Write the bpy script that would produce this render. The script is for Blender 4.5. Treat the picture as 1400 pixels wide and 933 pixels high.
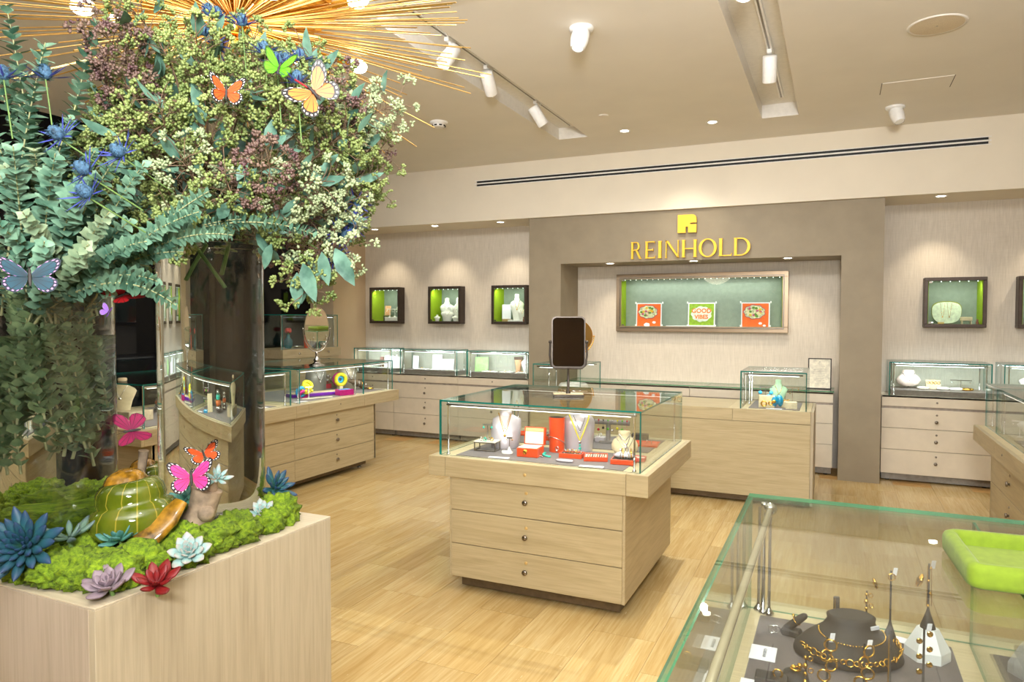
import bpy, bmesh, math, random
from mathutils import Vector as V, Matrix as MX
for o in list(bpy.data.objects): bpy.data.objects.remove(o)
sc = bpy.context.scene
COL = sc.collection
PI = math.pi
random.seed(7)

# ---------------------------------------------------------------- camera
cam = bpy.data.cameras.new('camera'); camo = bpy.data.objects.new('camera', cam); COL.objects.link(camo)
cam.sensor_width = 36; cam.lens = 36*968.5/1400; cam.clip_start = 0.05
right, up, fwd = V((.90940,.41591,.00258)), V((-.01653,.02995,.99941)), V((-.41559,.90891,-.03412))
m = MX((right, up, -fwd)).transposed().to_4x4(); m.translation = V((0,0,1.5))
camo.matrix_world = m
sc.camera = camo
# ---------------------------------------------------------------- world, light, exposure
w = bpy.data.worlds.new('world'); sc.world = w; w.use_nodes = True
w.node_tree.nodes['Background'].inputs[0].default_value = (1,.93,.84,1)
w.node_tree.nodes['Background'].inputs[1].default_value = .5
sc.view_settings.view_transform = 'Standard'; sc.view_settings.look = 'None'
sc.view_settings.gamma = 1; sc.view_settings.use_curve_mapping = False
sc.view_settings.exposure = 0.3
cy = sc.cycles
cy.transparent_max_bounces = 40; cy.max_bounces = 14; cy.diffuse_bounces = 4; cy.glossy_bounces = 6; cy.transmission_bounces = 14
cy.sample_clamp_indirect = 8; cy.blur_glossy = .5
def aim(o, p): o.rotation_euler = (V(p)-o.location).to_track_quat('-Z', 'Y').to_euler()
def area(name, loc, target, sx, sy, power, color):
    l = bpy.data.lights.new(name, 'AREA'); l.shape = 'RECTANGLE'; l.size = sx; l.size_y = sy; l.energy = power; l.color = color
    o = bpy.data.objects.new(name, l); COL.objects.link(o); o.location = loc; aim(o, target); return o
def spot(name, loc, target, power, deg, color, blend=.6, r=.03):
    l = bpy.data.lights.new(name, 'SPOT'); l.energy = power; l.spot_size = math.radians(deg); l.spot_blend = blend; l.color = color; l.shadow_soft_size = r
    o = bpy.data.objects.new(name, l); COL.objects.link(o); o.location = loc; aim(o, target); return o
WARM = (1,.86,.66); NEUT = (1,.93,.82); COOL = (.82,.92,1)
# upward flash near the camera bounced off the ceiling, then added fill lights
area('flash_bounced_off_ceiling', (.25,-.7,2.1), (-.15,.5,3.19), .6, .6, 190, (1,1,1))
area('fill_behind_camera', (-.6,-1.4,3.15), (-.6,-1.4,0), 3.0, 1.6, 25, (1,1,1))  # added unseen soft fill behind the camera
area('ceiling_fill_front', (-1.4,2.6,3.14), (-1.4,2.6,0), 3.6, 2.2, 18, (1,1,.98))  # added ceiling fill over the front floor
for x,y,pw in ((-3.7,4.8,44),(-1.77,6.2,26),(-1.0,6.2,26),(.55,5.0,36),(-2.27,4.0,24)): spot('ceiling_fill_beam', (x,y,3.08), (x,y,0), pw, 150, (1,.99,.96), .9, .03)  # wide fill spots
area('fill_back_wall', (-1.8,3.4,3.12), (-1.8,7.4,1.4), 6.0, .4, 34, (1,1,1)).data.spread = math.radians(95)  # added fill strip that brightens the back wall
# recessed track heads over the islands
spot('track_beam_centre', (-.75,4.75,3.12), (-1.3,3.7,.4), 170, 75, (1,.97,.9), .7, .03)
spot('track_beam_left', (-2.3,5.7,3.12), (-4.3,5.2,.6), 90, 75, (1,.97,.9), .7, .05)
spot('track_beam_aisle', (-.45,3.2,3.12), (-1.3,1.6,0), 85, 85, (1,.97,.9), .8, .06)
spot('flower_fill_beam', (-.3,.6,3.1), (-1.6,1.3,1.7), 22, 62, (1,1,1), .6, .05)  # added spot brightening the flowers, beyond the end of the track
# soffit downlights washing the walls
for x in (-5.2,-4.34,-3.48,.82,1.75): spot('soffit_beam', (x,7.38,2.54), (x,7.62,1.0), 20, 82, WARM, .8, .02)
for x in (-2.19,-1.32,-.43): spot('niche_beam', (x,7.33,2.05), (x,7.62,.9), 12, 95, WARM, .85, .02)
spot('sign_beam', (-1.35,6.3,3.15), (-1.35,7.2,2.2), 20, 50, (1,.9,.72), .9, .05)
# ---------------------------------------------------------------- mesh helpers
class MB:
    """collects shapes; build() links them as one mesh object"""
    def __init__(s): s.v=[]; s.f=[]; s.m=[]; s.sm=[]; s.uv={}
    def add(s, vs, fs, mi=0, smooth=False, T=None):
        k=len(s.v)
        s.v += [tuple(T@V(p)) if T else tuple(p) for p in vs]
        for f in fs: s.f.append(tuple(i+k for i in f)); s.m.append(mi); s.sm.append(smooth)
        return s
    def box(s, x0,x1,y0,y1,z0,z1, b=0, mi=0, T=None):
        if x0>x1: x0,x1=x1,x0
        if y0>y1: y0,y1=y1,y0
        if z0>z1: z0,z1=z1,z0
        if b<=0:
            vs=[(x,y,z) for z in (z0,z1) for y in (y0,y1) for x in (x0,x1)]
            return s.add(vs,[(0,2,3,1),(4,5,7,6),(0,1,5,4),(2,6,7,3),(0,4,6,2),(1,3,7,5)],mi,False,T)
        b=min(b,(x1-x0)*.49,(y1-y0)*.49,(z1-z0)*.49)
        vs=[];idx={}
        for i,x in ((0,x0),(1,x1)):
            for j,y in ((0,y0),(1,y1)):
                for k,z in ((0,z0),(1,z1)):
                    bx=b if i==0 else -b; by=b if j==0 else -b; bz=b if k==0 else -b
                    for a,p in enumerate(((x,y+by,z+bz),(x+bx,y,z+bz),(x+bx,y+by,z))):
                        idx[i,j,k,a]=len(vs); vs.append(p)
        I=lambda i,j,k,a: idx[i,j,k,a]
        fs=[]
        for i in (0,1):
            q=[I(i,0,0,0),I(i,1,0,0),I(i,1,1,0),I(i,0,1,0)]; fs.append(q if i else q[::-1])
            q=[I(0,i,0,1),I(1,i,0,1),I(1,i,1,1),I(0,i,1,1)]; fs.append(q[::-1] if i else q)
            q=[I(0,0,i,2),I(1,0,i,2),I(1,1,i,2),I(0,1,i,2)]; fs.append(q if i else q[::-1])
        for i in (0,1):
            for j in (0,1):
                q=[I(i,j,0,0),I(i,j,0,1),I(i,j,1,1),I(i,j,1,0)]; fs.append(q if i==j else q[::-1])
                q=[I(i,0,j,0),I(i,0,j,2),I(i,1,j,2),I(i,1,j,0)]; fs.append(q[::-1] if i==j else q)
                q=[I(0,i,j,1),I(0,i,j,2),I(1,i,j,2),I(1,i,j,1)]; fs.append(q if i==j else q[::-1])
                for k in (0,1):
                    q=[I(i,j,k,0),I(i,j,k,1),I(i,j,k,2)]; fs.append(q if (i+j+k)%2==1 else q[::-1])
        return s.add(vs,fs,mi,False,T)
    def lathe(s, prof, n=24, c=(0,0,0), sx=1, sy=1, mi=0, smooth=True, T=None, cap=True):
        """prof: list of (r,z)"""
        vs=[];fs=[]
        for r,z in prof:
            for k in range(n):
                a=2*PI*k/n; vs.append((c[0]+r*math.cos(a)*sx,c[1]+r*math.sin(a)*sy,c[2]+z))
        for i in range(len(prof)-1):
            for k in range(n): fs.append((i*n+k,i*n+(k+1)%n,(i+1)*n+(k+1)%n,(i+1)*n+k))
        s.add(vs,fs,mi,smooth,T)
        if cap:
            L=len(prof)-1
            if prof[0][0]>1e-5: s.add(vs[:n],[tuple(range(n))[::-1]],mi,False,T)
            if prof[L][0]>1e-5: s.add(vs[L*n:],[tuple(range(n))],mi,False,T)
        return s
    def tube(s, pts, r, n=8, mi=0, closed=False, smooth=True, T=None, cap=True, flat=1):
        pts=[V(p) for p in pts]; N=len(pts)
        R=r if isinstance(r,(list,tuple)) else [r]*N
        d=[]
        for i in range(N):
            a=pts[(i-1)%N] if (closed or i>0) else pts[i]; b=pts[(i+1)%N] if (closed or i<N-1) else pts[i]
            t=(b-a); d.append(t.normalized() if t.length>1e-9 else V((0,0,1)))
        u=d[0].orthogonal().normalized(); vs=[]
        for i in range(N):
            u=(u-d[i]*u.dot(d[i])); u=u.normalized() if u.length>1e-6 else d[i].orthogonal().normalized()
            w_=d[i].cross(u)
            for k in range(n):
                a=2*PI*k/n; vs.append(pts[i]+(u*math.cos(a)+w_*math.sin(a)*flat)*R[i])
        fs=[]
        for i in range(N if closed else N-1):
            j=(i+1)%N
            for k in range(n): fs.append((i*n+k,i*n+(k+1)%n,j*n+(k+1)%n,j*n+k))
        s.add(vs,fs,mi,smooth,T)
        if cap and not closed:
            s.add(vs[:n],[tuple(range(n))[::-1]],mi,False,T); s.add(vs[-n:],[tuple(range(n))],mi,False,T)
        return s
    def cyl(s,p0,p1,r0,r1=None,n=16,mi=0,T=None):
        return s.tube([p0,p1],[r0,r0 if r1 is None else r1],n,mi,T=T)
    def ball(s,c,r,n=10,mi=0,sx=1,sy=1,sz=1,T=None):
        h=max(4,n//2)
        return s.lathe([(r*math.sin(PI*i/h),-r*sz*math.cos(PI*i/h)) for i in range(h+1)],n,c,sx,sy,mi,True,T,False)
    def ring(s,c,R,r,n=20,k=6,axis='z',mi=0,T=None):
        ps=[]
        for i in range(n):
            a=2*PI*i/n; p=(R*math.cos(a),R*math.sin(a),0)
            if axis=='y': p=(p[0],0,p[1])
            if axis=='x': p=(0,p[0],p[1])
            ps.append((c[0]+p[0],c[1]+p[1],c[2]+p[2]))
        return s.tube(ps,r,k,mi,closed=True,T=T)
    def prism(s,poly,d0,d1,T=None,mi=0):
        """poly in XZ plane, extruded along Y from d0 (front) to d1"""
        n=len(poly); vs=[(x,d0,z) for x,z in poly]+[(x,d1,z) for x,z in poly]
        fs=[tuple(range(n)),tuple(range(n,2*n))[::-1]]+[(i,i+n,(i+1)%n+n,(i+1)%n) for i in range(n)]
        return s.add(vs,fs,mi,False,T)
    def loft(s,rows,n=20,mi=0,T=None,cap=True):
        """rows: (cx,cy,z,rx,ry) ellipses"""
        vs=[];fs=[]
        for cx_,cy_,z,rx,ry in rows:
            for k in range(n):
                a=2*PI*k/n; vs.append((cx_+rx*math.cos(a),cy_+ry*math.sin(a),z))
        for i in range(len(rows)-1):
            for k in range(n): fs.append((i*n+k,i*n+(k+1)%n,(i+1)*n+(k+1)%n,(i+1)*n+k))
        s.add(vs,fs,mi,True,T)
        if cap: s.add(vs[:n],[tuple(range(n))[::-1]],mi,False,T); s.add(vs[-n:],[tuple(range(n))],mi,False,T)
        return s
    def mesh(s,name,mats):
        me=bpy.data.meshes.new(name); me.from_pydata(s.v,[],s.f)
        for q in (mats if isinstance(mats,(list,tuple)) else [mats]): me.materials.append(q)
        me.polygons.foreach_set('material_index',s.m); me.polygons.foreach_set('use_smooth',s.sm); me.update()
        return me
    def build(s,name,mats,parent=None,loc=None,off=None):
        if off is not None: s.v=[(a-off[0],b-off[1],c-off[2]) for a,b,c in s.v]
        elif parent is not None and loc is None:
            q=ORG.get(parent.name)
            if q: s.v=[(a-q[0],b-q[1],c-q[2]) for a,b,c in s.v]
        o=bpy.data.objects.new(name,s.mesh(name,mats)); COL.objects.link(o)
        if parent is not None:
            o.parent=parent
            if parent.name in ORG: ORG[o.name]=ORG[parent.name]
        if loc is not None: o.location=loc
        return o
ORG={}      # things whose parts are written in world coordinates
def tag(o,label,cat,group=None,kind=None):
    o['label']=label; o['category']=cat
    if group: o['group']=group
    if kind: o['kind']=kind
    return o
def thing(name,label,cat,loc=(0,0,0),rz=0,group=None,world=False):
    o=bpy.data.objects.new(name,None); COL.objects.link(o); o.location=loc; o.rotation_euler=(0,0,rz); o.empty_display_size=.05
    if world: ORG[o.name]=tuple(loc)
    return tag(o,label,cat,group)
def struct(name,mb,mt,label=None,parent=None):
    o=mb.build(name,mt,parent)
    if parent is None: o['kind']='structure'
    if label: o['label']=label
    return o
def inst(name,src,parent,mat=None,loc=None,rot=None,scale=None):
    """a part that shares the mesh of src (an object or a mesh)"""
    o=bpy.data.objects.new(name,src.data if hasattr(src,'data') else src); COL.objects.link(o); o.parent=parent
    if parent is not None and parent.name in ORG:
        ORG[o.name]=ORG[parent.name]
        if loc is not None: loc=V(loc)-V(ORG[parent.name])
    if mat is not None: o.matrix_local=mat
    if loc is not None: o.location=loc
    if rot is not None: o.rotation_euler=rot
    if scale is not None: o.scale=scale
    return o
def dup(root,loc,rz=None,label=None,group=None,scale=None):
    r=root.copy(); COL.objects.link(r); r.location=loc
    if rz is not None: r.rotation_euler=(0,0,rz)
    if label: r['label']=label
    if group: r['group']=group
    if scale: r.scale=(scale,)*3
    for ch in list(root.children):
        c=ch.copy(); COL.objects.link(c); c.parent=r
        for g in ch.children:
            d=g.copy(); COL.objects.link(d); d.parent=c
    return r
# ---------------------------------------------------------------- materials
def lin(c):
    return tuple((x/12.92 if x<=.04045 else ((x+.055)/1.055)**2.4) for x in c)+(1,)
def hexc(h): return tuple(int(h[i:i+2],16)/255 for i in (0,2,4))
def base(name):
    q=bpy.data.materials.new(name); q.use_nodes=True; t=q.node_tree; return q,t,t.nodes['Principled BSDF']
def NN(t,ty,**kw):
    n=t.nodes.new(ty)
    for k,v in kw.items():
        if k in n.inputs: n.inputs[k].default_value=v
        else: setattr(n,k,v)
    return n
def ramp(t,fac,stops):
    r=NN(t,'ShaderNodeValToRGB'); e=r.color_ramp.elements
    while len(e)<len(stops): e.new(.5)
    for q,(p,c) in zip(e,stops): q.position=p; q.color=lin(hexc(c)) if isinstance(c,str) else c
    t.links.new(fac,r.inputs[0]); return r.outputs[0]
def coords(t,scale=(1,1,1),rand=True):
    tc=NN(t,'ShaderNodeTexCoord'); out=tc.outputs['Object']
    if rand:
        oi=NN(t,'ShaderNodeObjectInfo'); mm=NN(t,'ShaderNodeMath',operation='MULTIPLY'); mm.inputs[1].default_value=37
        t.links.new(oi.outputs['Random'],mm.inputs[0]); a=NN(t,'ShaderNodeVectorMath',operation='ADD')
        t.links.new(out,a.inputs[0]); t.links.new(mm.outputs[0],a.inputs[1]); out=a.outputs[0]
    mp=NN(t,'ShaderNodeMapping'); mp.inputs['Scale'].default_value=scale
    t.links.new(out,mp.inputs[0]); return mp.outputs[0]
def noise(t,vec,scale,detail=4,dist=0,rough=.55):
    n=NN(t,'ShaderNodeTexNoise'); n.inputs['Scale'].default_value=scale; n.inputs['Detail'].default_value=detail; n.inputs['Distortion'].default_value=dist; n.inputs['Roughness'].default_value=rough
    t.links.new(vec,n.inputs['Vector']); return n.outputs[0]
def bump(t,b,h,strength=.2,dist=.002):
    n=NN(t,'ShaderNodeBump'); n.inputs['Strength'].default_value=strength; n.inputs['Distance'].default_value=dist
    t.links.new(h,n.inputs['Height']); t.links.new(n.outputs[0],b.inputs['Normal'])
def mixc(t,a,b,fac,mode='MIX'):
    n=NN(t,'ShaderNodeMix',data_type='RGBA',blend_type=mode)
    for s_,i in ((fac,0),(a,6),(b,7)):
        if isinstance(s_,(int,float)): n.inputs[i].default_value=s_
        elif isinstance(s_,(tuple,str)): n.inputs[i].default_value=lin(hexc(s_)) if isinstance(s_,str) else s_
        else: t.links.new(s_,n.inputs[i])
    return n.outputs[2]
def mat(name,c,rough=.5,metal=0,var=.08,vs=30,coat=0,bmp=0,sheen=0,trans=0,ior=1.45,sub=0):
    q,t,b=base(name); v=coords(t)
    n=noise(t,v,vs); h=hexc(c)
    lo=tuple(max(0,x*(1-var)) for x in h); hi=tuple(min(1,x*(1+var)) for x in h)
    t.links.new(ramp(t,n,[(.3,lin(lo)),(.7,lin(hi))]),b.inputs['Base Color'])
    b.inputs['Roughness'].default_value=rough; b.inputs['Metallic'].default_value=metal; b.inputs['Coat Weight'].default_value=coat
    b.inputs['Sheen Weight'].default_value=sheen; b.inputs['Transmission Weight'].default_value=trans; b.inputs['IOR'].default_value=ior
    if sub: b.inputs['Subsurface Weight'].default_value=sub; b.inputs['Subsurface Radius'].default_value=(.01,.01,.005)
    if bmp: bump(t,b,noise(t,v,vs*3),bmp)
    return q
def emit(name,c,s):
    q,t,b=base(name); b.inputs['Base Color'].default_value=(.8,.8,.8,1); b.inputs['Emission Color'].default_value=c+(1,); b.inputs['Emission Strength'].default_value=s; return q
def wood(name,c1,c2,axis,rough=.42):
    q,t,b=base(name)
    s1={'x':(.9,9,9),'y':(9,.9,9),'z':(9,9,.9)}[axis]; s2={'x':(4,110,110),'y':(110,4,110),'z':(110,110,4)}[axis]
    a=noise(t,coords(t,s1),1.5,5,.9); f=noise(t,coords(t,s2),1.2,3,.2)
    c=ramp(t,a,[(.28,c1),(.5,c2),(.72,c1)]); f2=ramp(t,f,[(.25,'c9c3bb'),(.6,'ffffff')])
    t.links.new(mixc(t,c,f2,.38,'MULTIPLY'),b.inputs['Base Color']); b.inputs['Roughness'].default_value=rough
    bump(t,b,f,.08,.001); return q
def glass_clear(name,tint=(.965,.99,.98)):
    q,t,b=base(name); t.nodes.remove(b); o=t.nodes['Material Output']
    tr=NN(t,'ShaderNodeBsdfTransparent'); tr.inputs[0].default_value=tint+(1,)
    g=NN(t,'ShaderNodeBsdfGlossy'); g.inputs['Roughness'].default_value=.0
    lw=NN(t,'ShaderNodeLayerWeight'); lw.inputs[0].default_value=.5
    p=NN(t,'ShaderNodeMath',operation='POWER'); p.inputs[1].default_value=5; t.links.new(lw.outputs['Facing'],p.inputs[0])
    ma=NN(t,'ShaderNodeMath',operation='MULTIPLY_ADD'); ma.inputs[1].default_value=.94; ma.inputs[2].default_value=.04; t.links.new(p.outputs[0],ma.inputs[0])
    mx=NN(t,'ShaderNodeMixShader'); t.links.new(ma.outputs[0],mx.inputs[0]); t.links.new(tr.outputs[0],mx.inputs[1]); t.links.new(g.outputs[0],mx.inputs[2])
    t.links.new(mx.outputs[0],o.inputs[0]); return q
def glass_real(name,ior,tint=(1,1,1),rough=0):
    q,t,b=base(name); b.inputs['Base Color'].default_value=tint+(1,); b.inputs['Transmission Weight'].default_value=1; b.inputs['IOR'].default_value=ior; b.inputs['Roughness'].default_value=rough; return q
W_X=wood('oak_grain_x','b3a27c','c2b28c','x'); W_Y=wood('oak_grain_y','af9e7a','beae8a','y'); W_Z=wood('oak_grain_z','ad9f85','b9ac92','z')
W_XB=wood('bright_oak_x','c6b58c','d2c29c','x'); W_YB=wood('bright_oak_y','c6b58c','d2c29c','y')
GAP=mat('dark_joint','3a3028',.8); KICK=mat('bronze_kick','6b5a42',.45,.3); LACQ=mat('cream_lacquer','d8ccb6',.4,0,.02,8)
LACQG=mat('taupe_reveal','9c9084',.5); GREYK=mat('grey_kick','8f8980',.4,.3); GCL=glass_clear('clear_glass'); GED=mat('green_glass_edge','127a70',.12,0,.1,6,.5,trans=.15)
PEWT=mat('pewter','57504a',.35,.9,.05); GEDL=mat('pale_glass_edge','3f8f68',.12,0,.1,6,.5,trans=.3)
CHR=mat('chrome','dcdcdc',.12,1,.03); NICK=mat('brushed_nickel','8b8378',.32,1,.05); BRASS=mat('brass','d9a545',.2,1,.05); BRASSL=mat('lock_brass','d8b878',.35,.4,.05)
GOLD=mat('gold','eebc55',.16,1,.05); ROD=mat('rod_gold','e8c47c',.28,1,.05); MAT_=mat('plum_suede_mat','5e5250',.9,0,.06,60,0,0,.3); WHITE=mat('white_paint','eae6de',.5,0,.02); WPLAS=mat('white_plastic','efeeea',.35,0,.02)
LED=emit('led_cool',(.88,.95,1),3.5); LEDW=emit('led_warm',(1,.93,.8),2.2); LEDD=emit('led_dot',(.95,1,.98),2.5); LAMP=emit('lamp_lens',(1,.95,.82),14); BULB=emit('bulb',(1,.86,.6),16)
BRONZE=mat('bronze_frame','a08c74',.34,.8,.025,6); DKFR=mat('dark_bronze_frame','4a3f37',.42,.5,.06,20); LIME=mat('lime_lining','98b416',.7,0,.03)
GREYL=mat('grey_green_lining','8b9688',.75,0,.03); BLACK=mat('black_rubber','15140f',.5); MIRB=mat('mirror_tan_reflection','c2a870',.05,1,0); MIR=mat('mirror_silver','f2f2f0',.015,1,0)  # round mirror: a tan reflection is put into its colour
CARD=mat('white_card','ecebf0',.6,0,.01); PEARL=mat('pearl_leatherette','cbc3ca',.3,.35,.03,8,.3); CREAMB=mat('cream_suede','d9c9a4',.55,.05,.04); WHITEB=mat('white_leatherette','f1eee6',.45,0,.02)
ORNG=mat('orange_lacquer','df4d22',.3,0,.03,9,.3); CHARC=mat('charcoal_display','35302e',.6,0,.06); SILV=mat('silver','e4e4e6',.14,1,.03); TURQ=mat('turquoise','35bfa8',.3); MAGEN=mat('magenta_acrylic','c01a80',.25); YELL=mat('yellow_acrylic','dfd52a',.25); PURP=mat('purple_acrylic','6d21a0',.3); CYANB=mat('cyan_acrylic','38a8dc',.25); TEALB=mat('teal_resin','0f7ea0',.2,0,.1,20,.5); PINKF=mat('pale_pink_lining','f2cdbd',.7)
REDB=mat('red_bead','c0203a',.25); GREENB=mat('green_bead','68b83a',.25); MINT=mat('mint_velvet','b8dcb8',.8,0,.03)
# ---------------------------------------------------------------- the shop: floor, walls, ceiling
def fabric(name,c1,c2):
    q,t,b=base(name); v=coords(t,(140,140,7),False); v2=coords(t,(12,12,140),False)
    a=noise(t,v,1,3); f=noise(t,v2,1,2)
    c=ramp(t,a,[(.3,c1),(.7,c2)]); c2_=ramp(t,f,[(.3,'e6e2dc'),(.7,'ffffff')])
    t.links.new(mixc(t,c,c2_,.22,'MULTIPLY'),b.inputs['Base Color']); b.inputs['Roughness'].default_value=.75; bump(t,b,a,.15,.002); return q
def travertine():
    q,t,b=base('travertine'); a=noise(t,coords(t,(7,.55,1)),1.6,6,.5); f=noise(t,coords(t,(75,3.2,1)),1.3,4,.3); p=noise(t,coords(t,(26,9,1)),3,3)
    c=ramp(t,a,[(.2,'c4a468'),(.45,'d0b47c'),(.62,'d8c08c'),(.85,'c8aa70')])
    c=mixc(t,c,ramp(t,f,[(.3,'e0d4b4'),(.62,'ffffff')]),.7,'MULTIPLY'); c=mixc(t,c,'f0dfb8',ramp(t,p,[(.7,(0,0,0,1)),(.76,(.6,.6,.6,1))]))
    oi=NN(t,'ShaderNodeObjectInfo'); c=mixc(t,c,ramp(t,oi.outputs['Random'],[(0,'e6e1da'),(1,'ffffff')]),.9,'MULTIPLY')
    t.links.new(c,b.inputs['Base Color']); b.inputs['Roughness'].default_value=.2; b.inputs['Specular IOR Level'].default_value=.45
    return q
TRAV=travertine(); FAB=fabric('woven_wallcovering','c9bfae','dad0c0'); PAINT=mat('warm_white_paint','e6dcc8',.7,0,.012,3); PORTAL=mat('taupe_plaster','948770',.6,0,.035,5)
CEIL=mat('ceiling_paint','e9e4da',.75,0,.012,2); TAN=mat('tan_wall_paint','c7b294',.65,0,.02,3); BROWN=mat('brown_wall_behind','40301f',.6,0,.05,3)
GROUT=mat('grout','b08a52',.8,0,.05)
DARKG,_t,_b=base('dark_window_glass'); _b.inputs['Base Color'].default_value=(.004,.005,.007,1); _b.inputs['Roughness'].default_value=.02; _b.inputs['Specular IOR Level'].default_value=.2
fl=struct('floor',MB().box(-6.2,3.1,-3.5,7.8,-.1,-.003),GROUT)
tm=MB().box(.0008,.3042,.0008,.6092,-.02,0).mesh('floor_tile',TRAV)
# travertine tiles in running bond; only the part of the floor in view is laid tile by tile
def seen(x,y):
    return y>.9 and x>-1.05*y-1.2 and x<.34*y+.35 and not (-4.9<x+.15<-4.4 and 3.3<y<5.6) and not (-2.5<x<-.3 and y>6.2)
nt_=0
for i in range(-15,8):
    for j in range(0,12):
        x=-.73+.305*i; y=-.15+.61*j+(.305 if i%2 else 0)
        if y>7.3 or x<-5.9 or x>2.7 or not seen(x,y): continue
        inst('floor_tile',tm,fl,loc=(x,y,0)); nt_+=1
ot=MB(); 
for i in range(-17,13):
    for j in range(-6,13):
        x=-.73+.305*i; y=-.15+.61*j+(.305 if i%2 else 0)
        if y>7.7 or x<-6.1 or x>3.0 or y<-3.4 or (not (y>7.3 or x<-5.9 or x>2.7) and seen(x,y)): continue
        ot.box(x+.0008,x+.3042,y+.0008,min(y+.6092,7.8),-.02,0)
o=ot.build('floor_tile_surround',TRAV,fl); o['kind']='stuff'

def holed(mb,axis,a0,a1,b0,b1,at,holes):
    """a wall or ceiling sheet with rectangular openings; axis 'y' wall in XZ, 'z' ceiling in XY"""
    A=sorted({a0,a1,*[h[0] for h in holes],*[h[1] for h in holes]}); B=sorted({b0,b1,*[h[2] for h in holes],*[h[3] for h in holes]})
    for i in range(len(A)-1):
        for j in range(len(B)-1):
            ca,cb=(A[i]+A[i+1])/2,(B[j]+B[j+1])/2
            if any(h[0]<ca<h[1] and h[2]<cb<h[3] for h in holes): continue
            q=[(A[i],B[j]),(A[i+1],B[j]),(A[i+1],B[j+1]),(A[i],B[j+1])]
            if axis=='y': mb.add([(x,at,z) for x,z in q],[(0,1,2,3)])
            else: mb.add([(x,y,at) for x,y in q],[(3,2,1,0)])
    return mb
CASES=[(-5.509,-5.047),(-4.627,-4.166),(-3.748,-3.288),(.742,1.236),(1.47,1.96)]
CZ=(1.412,1.874)
YW=7.72
wholes=[(a+.03,b-.03,CZ[0]+.03,CZ[1]-.03) for a,b in CASES]
struct('wall_back',holed(MB(),'y',-5.66,3.1,0,3.19,YW,wholes+[(-2.17,-.5,1.385,1.915)]),FAB)
struct('wall_left',MB().box(-6.12,-6.02,-3.5,7.08,0,3.19),DARKG,'dark night window glass along the left side of the shop')
struct('wall_column',MB().box(-6.02,-5.66,7.06,7.8,0,3.19),TAN,'tan wall end between the dark window and the cabinets')
struct('wall_right',MB().box(3.0,3.1,-3.5,7.8,0,3.19),TAN)
struct('wall_behind',MB().box(-6.1,3.1,-3.6,-3.5,0,3.19),BROWN)
REC=[(-.601,-.311,1.6,6.41),(-2.432,-2.142,1.6,6.385)]
struct('ceiling',holed(MB(),'z',-6.1,3.1,-3.5,7.8,3.19,REC),CEIL)
k=0
for x0,x1,y0,y1 in REC:
    k+=1; mb=MB(); z0,z1=3.19,3.30
    mb.add([(x0,y0,z1),(x1,y0,z1),(x1,y1,z1),(x0,y1,z1)],[(3,2,1,0)])
    for a,b in (((x0,y0),(x1,y0)),((x1,y0),(x1,y1)),((x1,y1),(x0,y1)),((x0,y1),(x0,y0))):
        mb.add([(a[0],a[1],z0),(b[0],b[1],z0),(b[0],b[1],z1),(a[0],a[1],z1)],[(0,1,2,3)])
    struct('trim_%d'%k,mb,WHITE,'recessed ceiling slot that holds the lighting track')
# soffit with a slot diffuser
sof=MB(); YS=7.12; sl=[(-3.70,1.14,2.964,2.985),(-3.70,1.14,2.999,3.020)]
holed(sof,'y',-5.9,3.1,2.575,3.19,YS,sl)
sof.add([(-5.9,YS,2.575),(3.1,YS,2.575),(3.1,YW,2.575),(-5.9,YW,2.575)],[(3,2,1,0)])
struct('ceiling_soffit',sof,PAINT,'dropped soffit above the back wall')
vt=thing('slot_diffuser','long double black slot air vent in the soffit front','vent',(-1.28,YS,2.996),world=True)
mb=MB()
for a,b,c,d in sl: mb.box(a,b,YS+.015,YS+.04,c-.003,d+.003)
mb.build('slot',BLACK,vt)
mb=MB().box(-3.72,1.16,YS-.003,YS-.0005,2.985,2.999).box(-3.72,1.16,YS-.003,YS-.0005,3.020,3.028).box(-3.72,1.16,YS-.003,YS-.0005,2.956,2.964)
mb.build('flange',WHITE,vt)
# portal (taupe frame) with niche
pm=MB(); YP=7.16
pm.box(-3.07,-2.70,YP,YW+.1,0,2.5745); pm.box(.035,.38,YP,YW+.1,0,2.5745); pm.box(-2.70,.035,YP,YW+.1,2.07,2.5745)
struct('wall_feature',pm,PORTAL,'taupe plaster portal framing the niche under the gold sign')
# ---------------------------------------------------------------- ceiling fittings
def ceiling_fit(name,label,cat,x,y,group=None): return thing(name,label,cat,(x,y,3.19),0,group)
def downlight(x,y,z,label,group=None):
    t=thing('recessed_downlight',label,'light',(x,y,z),0,group)
    MB().lathe([(.036,-.002),(.05,-.004),(.055,0)],24,cap=False).build('trim_ring',WPLAS,t)
    MB().lathe([(.038,-.0015),(.0,-.0015)],20,smooth=False,cap=False).build('lens',LAMP,t)
downlight(-1.773,6.323,3.19,'ceiling downlight left of the pair above the gold sign'); downlight(-1.002,6.35,3.19,'ceiling downlight right of the pair above the gold sign')
for x,l in ((-5.2,'soffit downlight above the leftmost wall display box'),(-4.34,'soffit downlight above the second wall display box'),(-3.48,'soffit downlight above the third wall display box by the portal'),(.823,'soffit downlight on the right of the portal')): downlight(x,7.29,2.575,l)
for x,l in ((-2.19,'niche downlight at the left above the bronze showcase'),(-1.318,'middle niche downlight above the bronze showcase'),(-.431,'niche downlight at the right above the bronze showcase')): downlight(x,7.29,2.07,l)
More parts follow.
